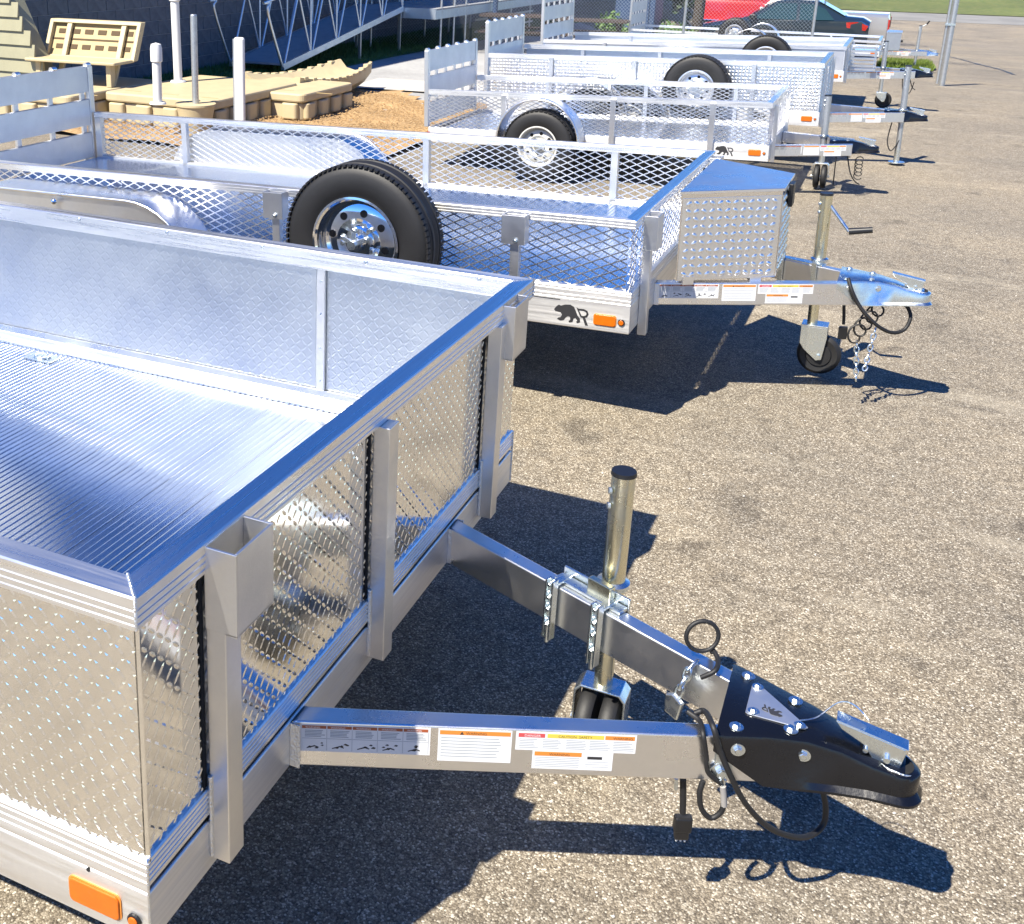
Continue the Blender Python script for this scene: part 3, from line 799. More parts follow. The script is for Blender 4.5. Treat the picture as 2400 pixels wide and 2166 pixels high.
# front uprights with stake pockets
for k, (ya, yb_) in enumerate(((.190, .240), (.866, .916), (1.625, 1.675))):
    po = MB().prism([(.0, ya), (.040, ya), (.040, yb_), (.0, yb_)], .418, 1.011).build('upright', 'aluminium_frame', t1, bevel=.002)
    MB().box(-.0075, -.0045, ya - .010, ya - .0008, .575, 1.010).build('seam', 'dark_gap', po)
    MB().tube([(.003, ya - .002, z) for z in lin(.425, .60, 14)], .0045, 6).build('weld_bead', 'weld', po, smooth=60)
    MB().tube([(.003, yb_ + .002, z) for z in lin(.425, .56, 12)], .004, 6).build('weld_bead', 'weld', po, smooth=60)
    if k != 1:
        a, b = (.1875, .312) if k == 0 else (1.662, 1.784)
        zb_, zt_ = .905, 1.062
        pk = MB(); th = .005
        pk.box(.001, .064, a, a + th, zb_, zt_); pk.box(.001, .064, b - th, b, zb_, zt_); pk.box(.064 - th, .064, a + th, b - th, zb_, zt_); pk.box(.001, .001 + th, a + th, b - th, zb_, zt_)
        pk.box(.0412, .064, a, b, zb_ - .002, zb_ + .003)
        pko = pk.build('stake_pocket', 'aluminium_frame', t1, bevel=.0008)
        MB().tube([(.004, a - .001, zt_ + .0005), (.004, b + .001, zt_ + .0005)], .0028, 6).build('weld_bead', 'weld', pko, smooth=60)
# marker lamps on the near frame rail
marker_lights(t1, lambda u, v, w_: (u, -.0002 - w_, v), -.166, -.060, .4215, .4705, -.030, .437, .0135)
MB().cyl((-.125, -.001, .4995), (-.125, .004, .4995), .004, n=8).build('drain_hole', 'dark_gap', t1)
# under-frame step bracket that shows at the left edge
MB().box(-.47, -.37, .004, .060, .372, .391).build('step_bracket', 'black_plastic', t1, bevel=.002)
for x in lin(-.6, -3.4, 5): MB().box(x - .02, x + .02, .052, W1 - .052, .43, .508).build('cross_member', 'aluminium_frame', t1)
# tongue
YB1, A1 = .492, .422
bm1 = tongue(t1, W1, YB1, A1, Z0, Z1 - .001, .955)
ca, sa = math.cos(A1), math.sin(A1)
TB1 = lambda s, z, o: (s * ca + o * sa, YB1 + s * sa - o * ca, z)
decals(t1, bm1[0], lambda s, z, o: TB1(s + .004, z, o + .0008), z1=.497)
cp1 = coupler(t1, 1.166, W1 / 2, .517, .397)
jk1 = jack(t1, (.470, 1.292), .820, .225, 'twin', zbeam=.505)
# jack mount: plate over the beam and two zinc clamp straps on its inner face
TF = lambda s, z, o: (s * ca - o * sa, W1 - YB1 - s * sa - o * ca, z)      # along far beam, o = outward towards near camera side from its outer face line
def far_edge(s, o, z): return Vector((s * ca, W1 - YB1 - s * sa, z)) + Vector((-sa, -ca, 0)) * o
pl = MB(); d = Vector((ca, -sa, 0)); nrm = Vector((-sa, -ca, 0))
pl.obox(far_edge(.475, .012, .5085), d * .100, nrm * .016, (0, 0, .005))
pl.obox(far_edge(.475, -.012, .47), d * .100, nrm * .004, (0, 0, .060))
po = pl.build('jack_mount', 'zinc', jk1, bevel=.002)
MB().obox(far_edge(.50, .004, .530), d * .035, nrm * .010, (0, 0, .020)).build('mount_tab', 'zinc_yellow', po, bevel=.003)
for s in (.395, .535):
    st = MB()
    for o in (-.010, .010): st.obox(far_edge(s, .062, .445) + d * o, d * .003, nrm * .010, (0, 0, .083))
    st.obox(far_edge(s, .056, .445), d * .012, nrm * .003, (0, 0, .083))
    st.obox(far_edge(s, .028, .512), d * .010, nrm * .036, (0, 0, .0035))
    so = st.build('clamp_strap', 'zinc', po, bevel=.0012)
    for z in (.515, .478, .445, .402):
        b = MB(); bolt(b, far_edge(s, .060, z), nrm, .006, .012); b.build('bolt', 'zinc', so)
    MB().cyl(far_edge(s, .066, .352), far_edge(s, .066, .40), .006, n=8).build('stud', 'zinc', so)

# ---- T1 wiring, chain and plug
def cable(parent, pts, r, mt='rubber', name='cable', n=8, k=8): return MB().tube(spline(pts, k), r, n).build(name, mt, parent, smooth=70)
def near_plane(u, v, o):             # point on the vertical plane o outside the near beam
    n_ = Vector((sa, -ca, 0)); p0 = Vector(TB1(0, 0, o)); r = ray(u, v)
    return CAM + r * ((p0 - CAM).dot(n_) / r.dot(n_))
c2 = [atz(1628, 1672, .512), atz(1652, 1668, .522), near_plane(1672, 1705, .016), near_plane(1688, 1760, .022), near_plane(1712, 1818, .026), near_plane(1745, 1880, .018), near_plane(1790, 1930, .0), near_plane(1838, 1956, -.03), near_plane(1890, 1962, -.06), near_plane(1928, 1935, -.085), near_plane(1935, 1890, -.09), near_plane(1924, 1840, -.085)]
wo = cable(t1, c2, .0062, name='breakaway_cable')
cable(t1, [atz(1612, 1668, .515), atz(1640, 1690, .512), near_plane(1648, 1722, .012), near_plane(1655, 1770, .014), near_plane(1660, 1810, .014), near_plane(1690, 1836, .014)], .0055, name='chain_hose')
cable(t1, [near_plane(1648, 1830, .006), near_plane(1640, 1858, .010), near_plane(1644, 1895, .012), near_plane(1665, 1917, .012), near_plane(1688, 1905, .012), near_plane(1697, 1885, .012)], .0058, name='chain_hose')
MB().tube(spline([near_plane(1697, 1888, .012), near_plane(1696, 1862, .014), near_plane(1694, 1842, .016)], 4), .0066, 8).build('hose_sleeve', 'grey_sleeve', t1, smooth=60)
hb = MB(); p = near_plane(1689, 1806, .002); bolt(hb, p, (sa, -ca, 0), .012, .012); hb.cyl(p, p + Vector((sa, -ca, 0)) * .004, .022, n=20); hb.build('chain_bolt', 'zinc', t1)
MB().prismf(rrect(-.018, .018, -.030, .040, .017), .0, .003, lambda u, v, w_: tuple(p + Vector((ca, sa, 0)) * (u + .004) + Vector((0, 0, 1)) * (v + .02) + Vector((sa, -ca, 0)) * (w_ + .0005))).build('chain_plate', 'zinc', t1, bevel=.001)
MB().tube([near_plane(1688, 1828, .016), near_plane(1694, 1850, .016), near_plane(1700, 1828, .016)], .003, 6).build('snap_hook', 'zinc', t1, smooth=60)
# trailer plug hanging below the near beam
pc = [near_plane(1601, 1826, -.03), near_plane(1601, 1870, -.03), near_plane(1600, 1905, -.03)]
pw = cable(t1, pc, .0068, name='plug_cord')
pp = near_plane(1600, 1930, -.03); pm = near_plane(1604, 1968, -.03)
dz = (pm - pp)
pgm = MB(); pgm.obox(pp, (.017, .008, 0), (-.004, .009, 0), (0, 0, .019)); pgm.obox(pp + Vector((0, 0, -.027)), (.014, .006, 0), (-.003, .007, 0), (0, 0, .012))
pgo = pgm.build('plug', 'black_plastic', pw, bevel=.004)
for k in range(3):
    q = pp + Vector((-.008 + k * .008, -.003 + k * .003, -.046)); MB().cyl(q + Vector((0, 0, .010)), q, .0024, n=8).build('plug_pin', 'decal_white', pgo)
MB().tube([near_plane(1585, 1826, -.02), near_plane(1584, 1850, -.02)], .004, 8).build('cord_clip', 'zinc', t1)
# ring of cable over the far beam, chain and hook on its inner face
rc = far_edge(.79, .02, .560)
MB().tube([rc + RT * (.036 * math.cos(R(a))) + (UP * .5 + Vector((0, 0, .5))) * (.036 * math.sin(R(a))) for a in range(0, 360, 15)], .0050, 8, closed=True).build('cable_loop', 'rubber', t1, smooth=60)
cable(t1, [far_edge(.80, -.012, .51), far_edge(.81, .0, .525), far_edge(.835, .02, .522), far_edge(.85, .055, .520), far_edge(.83, .075, .50)], .0055, name='breakaway_cable')
for a_, b_ in (((1627, 1585), (1660, 1545)), ((1640, 1600), (1690, 1520))):
    pass
ch = MB()
pts = [far_edge(.80, .05, .512), far_edge(.795, .068, .497), far_edge(.793, .072, .474), far_edge(.788, .080, .452), far_edge(.785, .083, .430)]
for i, (a, b) in enumerate(zip(pts, pts[1:])):
    mid = (a + b) / 2; dd = (b - a).normalized(); sd_ = Vector((ca, -sa, 0)) if i % 2 else nrm
    ch.tube([mid + dd * (.017 * math.sin(R(q))) + sd_ * (.0095 * math.cos(R(q))) for q in range(0, 360, 24)], .0034, 6, closed=True)
ch.build('safety_chain', 'zinc', t1, smooth=60)
hp = far_edge(.782, .088, .405)
MB().prismf([(-.020, -.022), (.014, -.030), (.022, .016), (-.004, .030), (-.022, .020)], -.007, .007, lambda u, v, w_: tuple(hp + d * u + Vector((0, 0, 1)) * v + nrm * w_)).build('chain_hook', 'zinc', t1, bevel=.003)
MB().tube(spline([(1.166 - .38 + .150, W1 / 2 - .020, .524), (.965, .965, .528), (1.0, 1.0, .552), (1.03, .995, .560), (1.06, .975, .548)], 6), .0016, 6).build('safety_wire', 'zinc', t1, smooth=60)

# =====================================================================  MESH-SIDED TRAILERS
def box_frame(root, W, L, prof, mt='aluminium_frame', name='frame_rail', bevel=.0015):
    for s in ('near', 'front', 'far'): sweep_rail(prof, s, W, L).build(name, mt + ('_y' if s == 'front' else '_x'), root, bevel=bevel)
def tailgate(root, W, L, z0, z1, n, gap=.035, lean=0.0, mt='aluminium_matte', posts=True, knobs=5):
    """upright ramp gate of wide horizontal slats on two posts, hinge knobs on its top edge"""
    x = -L - .03
    g = MB().box(x - .02, x + .02, .02, .07, z0 - .03, z1).build('tailgate', 'aluminium_frame', root, bevel=.003)
    MB().box(x - .02, x + .02, W - .07, W - .02, z0 - .03, z1).build('gate_post', 'aluminium_frame', g, bevel=.003)
    h = (z1 - z0 - gap * (n - 1)) / n
    for k in range(n):
        a = z0 + k * (h + gap)
        MB().prismf([(0, a), (.012, a - .004), (.026, a), (.026, a + h), (.012, a + h + .004), (0, a + h)], .072, W - .072, lambda u, v, w_: (x - .013 + u, w_, v)).build('slat', mt, g)
    for y in lin(.10, W - .10, 5):
        MB().box(x - .034, x - .016, y - .02, y + .02, z0 - .02, z1 - .01).build('gate_rib', 'aluminium_frame', g)
    for y in lin(.05, W - .05, knobs):
        MB().cyl((x, y - .022, z1 + .006), (x, y + .022, z1 + .006), .018, n=12).build('hinge_knuckle', 'aluminium', g, smooth=40)
    return g
def fender(root, xc, y0, y1, r, zc, span=0.0, mt='aluminium', name='fender', skirt=True):
    """rolled fender over one or two wheels: half round ends joined by a flat top"""
    pts = []
    for a in range(0, 91, 10): pts.append((xc + span / 2 + r * math.cos(R(a)), zc + r * math.sin(R(a))))
    for a in range(90, 181, 10): pts.append((xc - span / 2 + r * math.cos(R(a)), zc + r * math.sin(R(a))))
    mb = MB(); n = len(pts)
    for y in (y0, y1):
        mb.v += [(x, y, z) for x, z in pts]
    cx = xc
    inner = [(xc + (x - xc) * .985 if span == 0 else x - (.006 if x > xc else -.006), z - .006) for x, z in pts]
    for y in (y0, y1):
        mb.v += [(x, y, z) for x, z in inner]
    for i in range(n - 1):
        mb.f += [(i, i + 1, n + i + 1, n + i), (2 * n + i, 3 * n + i, 3 * n + i + 1, 2 * n + i + 1), (i, 2 * n + i, 2 * n + i + 1, i + 1), (n + i, n + i + 1, 3 * n + i + 1, 3 * n + i)]
    mb.f += [(0, n, 3 * n, 2 * n), (n - 1, 3 * n - 1, 4 * n - 1, 2 * n - 1)]
    fo = mb.build(name, mt, root, smooth=40)
    # turned lip along the outer edge
    MB().tube([(x, y0, z) for x, z in pts], .009, 8).build('fender_lip', mt, fo, smooth=60)
    return fo

# ---------------------------------------------------------------- trailer 2: tandem axle, spare wheel and tongue box
W2, L2 = 1.86, 4.25
t2 = empty('utility_trailer', (.075, 3.31, 0), 'mesh sided tandem axle trailer with a chrome spare wheel and tread plate tongue box', 'trailer', 'aluminium trailers parked in a row', rot=(0, -.0314, -.015))
b0, b1, bt = .462, .592, .949
lowfr = [(0, b0 + .003), (.003, b0), (.055, b0), (.055, b1), (.003, b1), (0, b1 - .003)]
box_frame(t2, W2, L2, lowfr)
box_frame(t2, W2, L2, grooved(b1 + .003, b1 + .050, .05, 2, lo=.3, hi=.75), name='lower_rail', bevel=0)
box_frame(t2, W2, L2, grooved(bt - .036, bt, .052, 2, lo=.25, hi=.6), name='top_rail', mt='aluminium', bevel=0)
MB().box(-L2, -L2 + .05, .06, W2 - .06, b0, b1).build('frame_rail', 'aluminium_frame', t2)
zm0, zm1 = b1 + .050, bt - .036
for side, y, N in (('near', .022, (0, -1, 0)), ('far', W2 - .022, (0, -1, 0))):
    xs = [-L2, -3.45, -2.62, -1.68, -.50, -.03] if side == 'near' else [-L2, -3.49, -1.70, -.54, -.03]
    for a, b in zip(xs, xs[1:]):
        expanded(MB(), (a, y, zm0), (1, 0, 0), (0, 0, 1), N, b - a, zm1 - zm0).build('mesh_panel', 'aluminium' if side == 'near' else 'aluminium_frame', t2)
    for x in xs[1:-1]:
        yo = (-.036, -.0005) if side == 'near' else (W2 - .050, W2 - .012)
        if side == 'near':
            if -2.7 < x < -2.5 or x < -3.4: continue
            u = MB().box(x - .020, x + .020, -.034, -.0008, b0 + .02, zm1 - .06).build('upright', 'aluminium_frame', t2, bevel=.002)
            pk = MB(); th = .004; a0, a1, q0, q1 = x - .052, x + .052, -.060, -.001
            pk.box(a0, a1, q0, q0 + th, bt - .135, bt - .010); pk.box(a0, a0 + th, q0 + th, q1, bt - .135, bt - .010); pk.box(a1 - th, a1, q0 + th, q1, bt - .135, bt - .010); pk.box(a0 + th, a1 - th, q0 + th, q1, bt - .136, bt - .131)
            pko = pk.build('stake_pocket', 'aluminium_frame', t2, bevel=.001)
            b = MB(); bolt(b, (x + .012, q0, bt - .118), (0, -1, 0), .008, .010); b.build('bolt', 'zinc', pko)
        else:
            MB().box(x - .020, x + .020, yo[0], yo[1], b1, zm1 + .002).build('upright', 'aluminium_frame', t2, bevel=.002)
MB().box(-L2 + .0, -L2 + .05, W2 - .05, W2 - .006, b1, bt - .038).build('upright', 'aluminium_frame', t2, bevel=.002)
for a, b in ((.03, .15), (.20, W2 - .20), (W2 - .15, W2 - .03)):
    expanded(MB(), (-.022, a, zm0), (0, 1, 0), (0, 0, 1), (1, 0, 0), b - a, zm1 - zm0).build('mesh_panel', 'aluminium', t2)
for y in (.15, W2 - .20):
    u = MB().box(.0005, .036, y + .004, y + .046, b0 - .045, bt - .05).build('upright', 'aluminium_frame', t2, bevel=.002)
    pk = MB(); th = .004; z0_, z1_ = bt - .155, bt - .008
    pk.box(.0005, .06, y, y + th, z0_, z1_); pk.box(.0005, .06, y + .11 - th, y + .11, z0_, z1_); pk.box(.06 - th, .06, y + th, y + .11 - th, z0_, z1_)
    pk.box(.0365, .0555, y + th, y + .11 - th, z0_, z0_ + .004)
    pk.build('stake_pocket', 'aluminium_frame', t2, bevel=.001)
floor_planks(t2, L2, W2, b1 + .035, mt='aluminium_deck')
tailgate(t2, W2, L2, .63, 1.27, 3, gap=.055)
# tandem fenders, wheels
for y0, y1, s in ((-.235, -.002, 1), (W2 + .235, W2 + .002, -1)):
    f = fender(t2, -2.84, y0, y1, .37, .50, span=.88, mt='aluminium')
    # skirt plate between the wheels with two arched openings
    T = lambda u, v, w_: (u, y0 + (.012 + w_) * s, v)
    arch = lambda c: [(c + .335 * math.cos(R(a)), .40 + .335 * math.sin(R(a))) for a in range(0, 181, 12)]
    low = .40
    poly = [(-2.84 + .44 + .37, .50)] + [(-2.84 + .44 + .37 * math.cos(R(a)), .50 + .37 * math.sin(R(a))) for a in range(10, 91, 10)] + [(-2.84 - .44 + .37 * math.cos(R(a)), .50 + .37 * math.sin(R(a))) for a in range(90, 181, 10)]
    poly += [(-3.65, .44)] + [(max(-3.645, x), z) for x, z in reversed(arch(-3.28))] + [(min(-2.035, x), z) for x, z in reversed(arch(-2.40))] + [(-2.03, .44)]
    sk = MB().prismf(poly, 0, .004, T).build('fender_skirt', 'aluminium_frame', f)
    bm = bmesh.new(); bm.from_mesh(sk.data); bmesh.ops.triangulate(bm, faces=bm.faces); bm.to_mesh(sk.data); bm.free()
    back = poly[:19] + [(-3.64, .46), (-2.04, .46)]
    MB().prismf(back, 0, .004, lambda u, v, w_: (u, y1 - (.006 + w_) * s, v)).build('fender_back', 'aluminium_frame', f)
    b = MB().lathe([(.001, -.012), (.012, -.010), (.018, 0), (.012, .010)], (-2.84, y0 - .012 * s, .83), (0, 1, 0), 16).build('clearance_lamp', 'chrome', f, smooth=50)
    for x in (-3.28, -2.40):
        wheel(t2, 'wheel', (x, y0 + s * .115, .335 - .0314 * x), (0, s, 0), .335, .20, .185, 'white')
MB().box(-3.30, -3.26, -.1, W2 + .1, .41, .46).build('axle', 'galvanised', t2); MB().box(-2.42, -2.38, -.1, W2 + .1, .39, .44).build('axle', 'galvanised', t2)
# spare wheel on the near side
sw = wheel(t2, 'spare_wheel', (-1.165, -.140, .785), (0, 1, 0), .350, .185, .205, 'chrome', lugs=84)
br = MB(); br.cyl((-1.165, -.222, .785), (-1.165, -.265, .785), .020, n=16)
br.build('mount_hub', 'zinc', sw, smooth=40)
for a in (25, 90, 155):
    p = Vector((-1.165 + .062 * math.cos(R(a)), -.225, .785 + .062 * math.sin(R(a))))
    MB().bar((-1.165, -.244, .785), p + Vector((0, -.010, 0)), .022, .007, up=(0, 1, 0)).build('wing_bracket', 'zinc', sw, bevel=.002)
    b = MB(); bolt(b, p, (0, -1, 0), .010, .016); b.build('bolt', 'zinc', sw)
MB().box(-1.20, -1.13, -.12, -.004, .745, .825).build('spare_mount', 'aluminium_frame', sw)
# logo and lamps
TN = lambda u, v, w_: (u, -.0004 - w_, v)
g = MB(); logo(g, lambda u, v, w_: TN(-.325 + u, .482 + v, w_), .150); g.build('bear_logo', 'print_dark', t2)
marker_lights(t2, TN, -.150, -.058, .490, .535, -.034, .512, .0150)
MB().box(-.62, -.30, -.0016, -.0004, b1 - .014, b1 - .011).build('seam', 'dark_gap', t2)
# tongue, coupler, jack
bm2 = tongue(t2, W2, .467, .422, b0, b0 + .104, .92)
TB2 = lambda s, z, o: (s * ca + o * sa, .467 + s * sa - o * ca, z)
decals(t2, bm2[0], lambda s, z, o: TB2(s + .004, z, o + .0008), k=1.0, full=True, z1=b0 + .098)
cp2 = coupler(t2, 1.116, W2 / 2, b0 + .118, b0 - .002, material='zinc', logo_plate=False)
zc = b0 + .10
# tongue box: trapezoid of tread plate, lid, latch, brackets
zl0, zl1 = b0 + .116, .985
q = [(.085, .49), (.475, .745), (.475, W2 - .745), (.085, W2 - .49)]
tbx = MB().prism(q, zl0, zl1 - .012).build('tongue_box', 'aluminium_tread', t2)
d1 = (Vector((.475, .745, 0)) - Vector((.085, .49, 0))); ln_ = d1.length; d1.normalize(); n1 = Vector((d1.y, -d1.x, 0))
tread(MB(), Vector((.085, .49, zl0 + .004)) + n1 * .0035 + d1 * .006, d1, (0, 0, 1), n1, ln_ - .012, zl1 - zl0 - .034, pitch=.036, ln=.0165, wd=.0092, h=.0062).build('tread_panel', 'aluminium', tbx, smooth=80)
tread(MB(), Vector((.4785, .752, zl0 + .004)), (0, 1, 0), (0, 0, 1), (1, 0, 0), W2 - 1.504, zl1 - zl0 - .034, pitch=.036, ln=.0165, wd=.0092, h=.0062).build('tread_panel', 'aluminium', tbx, smooth=80)
ql = [(.078, .478), (.484, .740), (.484, W2 - .740), (.078, W2 - .478)]
lid = MB().prism(ql, zl1 - .011, zl1 + .004).build('lid', 'aluminium', tbx, bevel=.002)
MB().box(.4845, .505, W2 / 2 - .40, W2 / 2 - .36, zl1 - .09, zl1 - .012).build('lid_latch', 'black_plastic', tbx, bevel=.003) if False else None
lp = Vector((.484, W2 / 2 + .05, 0))
MB().box(.4845, .505, W2 / 2 - .045, W2 / 2 + .045, zl1 - .11, zl1 - .004).build('lid_latch', 'black_plastic', tbx, bevel=.004)
for t_ in (.12, .80):
    p = Vector((.085, .49, 0)) + d1 * (ln_ * t_) + n1 * .004
    MB().obox((p.x, p.y, zl0 + .002), d1 * .026, n1 * .004, (0, 0, .020)).build('box_bracket', 'aluminium', tbx, bevel=.001)
    MB().obox(Vector((p.x, p.y, zl0 - .0085)) + n1 * -.012, d1 * .026, n1 * .014, (0, 0, .003)).build('box_bracket', 'aluminium', tbx, bevel=.001)
jk2 = jack(t2, (.628, 1.165), .895, .255, 'single', crank=((.115, -.03, -.165), (.215, -.02, -.150)), zbeam=zc)
def far2(s, o, z): return Vector((s * ca, W2 - .467 - s * sa, z)) + Vector((-sa, -ca, 0)) * o
mo = MB().obox(far2(.62, .02, zc + .006), d * .11, nrm * .022, (0, 0, .006)).build('jack_mount', 'zinc', jk2, bevel=.002)
for s in (.53, .70):
    MB().obox(far2(s, .054, zc - .05), d * .012, nrm * .004, (0, 0, .070)).build('clamp_strap', 'zinc', mo, bevel=.001)
# cables of trailer 2, in its own frame
M2i = Matrix.Translation((.075, 3.31, 0)) @ (Matrix.Rotation(-.015, 4, 'Z') @ Matrix.Rotation(-.0314, 4, 'Y'))
M2i = M2i.inverted()
yc2 = 3.31 + .467 + .62 * .449
def p2(u, v, y): return M2i @ aty(u, v, y)
cable(t2, [p2(1988, 652, 4.12), p2(1996, 680, 4.10), p2(2010, 710, 4.10), p2(2030, 738, 4.10), p2(2060, 766, 4.12), p2(2092, 780, 4.16), p2(2120, 772, 4.2), p2(2134, 745, 4.22), p2(2128, 722, 4.24), p2(2115, 712, 4.24)], .0085, name='breakaway_cable')
coil = []
for k in range(64):
    t_ = k / 63; a = t_ * 6.28 * 5
    base = p2(2068, 712, 4.2).lerp(p2(1998, 790, 4.12), t_)
    coil.append(base + Vector((.030 * math.cos(a), .012 * math.cos(a), .036 * math.sin(a))))
MB().tube(coil, .0045, 6).build('coiled_cable', 'rubber', t2, smooth=60)
pw2 = cable(t2, [p2(1978, 716, 4.2), p2(1978, 740, 4.2), p2(1977, 760, 4.2)], .007, name='plug_cord')
MB().obox(p2(1975, 780, 4.2), (.019, .004, 0), (0, .010, 0), (0, 0, .030)).build('plug', 'black_plastic', pw2, bevel=.004)
for (ua, va), (ub, vb), n_ in (((2052, 770), (2038, 822), 4), ((2036, 830), (2026, 868), 4), ((2008, 800), (2006, 892), 7)):
    ch = MB(); A, B = p2(ua, va, 4.14), p2(ub, vb, 4.12); dd = (B - A).normalized()
    for i in range(n_):
        mid = A.lerp(B, (i + .5) / n_); sd_ = Vector((1, 0, 0)) if i % 2 else Vector((0, 1, 0)); hl = (B - A).length / n_ * .62
        ch.tube([mid + dd * (hl * math.sin(R(q_))) + sd_ * (.010 * math.cos(R(q_))) for q_ in range(0, 360, 30)], .004, 6, closed=True)
    ch.build('safety_chain', 'zinc', t2, smooth=60)

# ---------------------------------------------------------------- smaller trailers further down the row
def small_trailer(loc, W, L, zb, zf, zt, label, sides, pitch=0.0, tip=.95, yb=.30, ang=.40, wheel_x=None, spare=None, posts_near=(), jackspec=None, cmat='black_enamel', gate=None, logo_x=None, lamps=True, beam_h=.095, rotz=0.0, group='aluminium trailers parked in a row', box=None, deco=True, fend=True):
    t = empty('utility_trailer', loc, label, 'trailer', group, rot=(0, -pitch, rotz))
    box_frame(t, W, L, [(0, zb), (.045, zb), (.045, zf), (0, zf)], bevel=0)
    MB().box(-L, -L + .045, .05, W - .05, zb, zf).build('frame_rail', 'aluminium_frame', t)
    box_frame(t, W, L, [(0, zt - .045), (.05, zt - .045), (.05, zt), (0, zt)], name='top_rail', mt='aluminium', bevel=0)
    z0_, z1_ = zf + .001, zt - .046
    if sides == 'mesh':
        expanded(MB(), (-L, .02, z0_), (1, 0, 0), (0, 0, 1), (0, -1, 0), L - .02, z1_ - z0_, .075, .034).build('mesh_panel', 'aluminium', t)
        expanded(MB(), (-L, W - .02, z0_), (1, 0, 0), (0, 0, 1), (0, -1, 0), L - .02, z1_ - z0_, .075, .034).build('mesh_panel', 'aluminium', t)
        expanded(MB(), (-.02, .03, z0_), (0, 1, 0), (0, 0, 1), (1, 0, 0), W - .06, z1_ - z0_, .075, .034).build('mesh_panel', 'aluminium', t)
    elif sides == 'tread':
        tread(MB(), (-L + .02, .012, z0_), (1, 0, 0), (0, 0, 1), (0, -1, 0), L - .04, z1_ - z0_, pitch=.032, ln=.0145, wd=.0078, h=.0052).build('tread_panel', 'aluminium', t, smooth=80)
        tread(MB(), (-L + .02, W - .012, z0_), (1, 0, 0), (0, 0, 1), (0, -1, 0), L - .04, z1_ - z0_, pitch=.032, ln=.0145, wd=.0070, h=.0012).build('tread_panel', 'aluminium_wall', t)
        tread(MB(), (-.012, .02, z0_), (0, 1, 0), (0, 0, 1), (1, 0, 0), W - .04, z1_ - z0_, pitch=.032, ln=.0145, wd=.0078, h=.0052).build('tread_panel', 'aluminium', t, smooth=80)
    elif sides == 'solid':
        MB().box(-L + .02, -.02, .012, .018, z0_, z1_).build('side_panel', 'aluminium_matte', t)
        MB().box(-L + .02, -.02, W - .018, W - .012, z0_, z1_).build('side_panel', 'aluminium_matte', t)
        MB().box(-.018, -.012, .02, W - .02, z0_, z1_).build('side_panel', 'aluminium_matte', t)
    for x in posts_near:
        MB().box(x - .022, x + .022, -.026, -.0006, zb + .01, zt - .02).build('upright', 'aluminium_frame', t, bevel=.002)
        MB().box(x - .018, x + .018, W - .045, W - .022, z0_, z1_).build('upright', 'aluminium_frame', t)
    for y in (.16, W - .20):
        MB().box(.0006, .03, y, y + .04, zb - .03, zt - .04).build('upright', 'aluminium_frame', t)
    floor_planks(t, L, W, zf - .02, wd=.25 if sides != 'mesh' else .15)
    if wheel_x is not None:
        for y0, y1, s in ((-.225, -.002, 1), (W + .225, W + .002, -1)):
            if fend: fender(t, wheel_x, y0, y1, .365, .36 - pitch * wheel_x, mt='aluminium')
            wheel(t, 'wheel', (wheel_x, y0 + s * .115, .315 - pitch * wheel_x), (0, s, 0), .315, .185, .175, 'white', lugs=48)
        MB().box(wheel_x - .02, wheel_x + .02, -.1, W + .1, .29 - pitch * wheel_x, .34 - pitch * wheel_x).build('axle', 'galvanised', t)
    if spare:
        wheel(t, 'spare_wheel', spare, (0, 1, 0), .315, .185, .175, 'silver', lugs=56)
    if gate: tailgate(t, W, L, gate[0], gate[1], gate[2], gap=gate[3], knobs=5)
    TNs = lambda u, v, w_: (u, -.0005 - w_, v)
    zm = (zb + zf) / 2
    if logo_x is not None:
        g = MB(); logo(g, lambda u, v, w_: TNs(logo_x + u, zm - .034 + v, w_), .145); g.build('bear_logo', 'print_dark', t)
    if lamps: marker_lights(t, TNs, -.155, -.062, zm - .022, zm + .024, -.034, zm, .012)
    bs = tongue(t, W, yb, ang, zb, zb + beam_h, tip - .20, plate=False)
    if deco:
        c_, s_ = math.cos(ang), math.sin(ang)
        decals(t, bs[0], lambda s, z, o: (s * c_ + o * s_, yb + s * s_ - o * c_, z), k=.86, full=False, z1=zb + beam_h - .006)
    coupler(t, tip, W / 2, zb + beam_h + .014, zb - .002, material=cmat, logo_plate=False, bolts=deco)
    if jackspec: jack(t, *jackspec[0], **jackspec[1])
    return t

def hang(t, pts, r=.0055, name='breakaway_cable'): return cable(t, pts, r, name=name, k=6, n=6)
t3 = small_trailer((.06, 8.45, 0), 1.36, 2.98, .34, .47, .815, 'small mesh sided trailer with a white rimmed wheel and bear logo behind the tongue box', 'mesh', pitch=.036, tip=.80, yb=.26, wheel_x=-1.88, posts_near=(-2.25, -1.28, -.46), fend=True,
                   jackspec=(((.36, .80), .80, .22), dict(foot='twin', zbeam=.44, mt='galvanised')), gate=(.50, 1.16, 3, .05), logo_x=-.42)
MB().box(-2.99, -2.965, .0 - .002, .03, .36, .43).build('tail_lamp', 'red_lens', t3)
hang(t3, [(.56, .60, .36), (.60, .58, .20), (.64, .60, .12), (.68, .66, .08)]); 
co = []
for k in range(50):
    a = k / 49 * 6.28 * 5; co.append((.66 + .030 * math.cos(a), .64, .30 - .16 * k / 49 + .025 * math.sin(a)))
MB().tube(co, .0045, 6).build('coiled_cable', 'rubber', t3)
MB().tube([(.48, .62, .34), (.48, .62, .06)], .005, 6).build('plug_cord', 'rubber', t3)
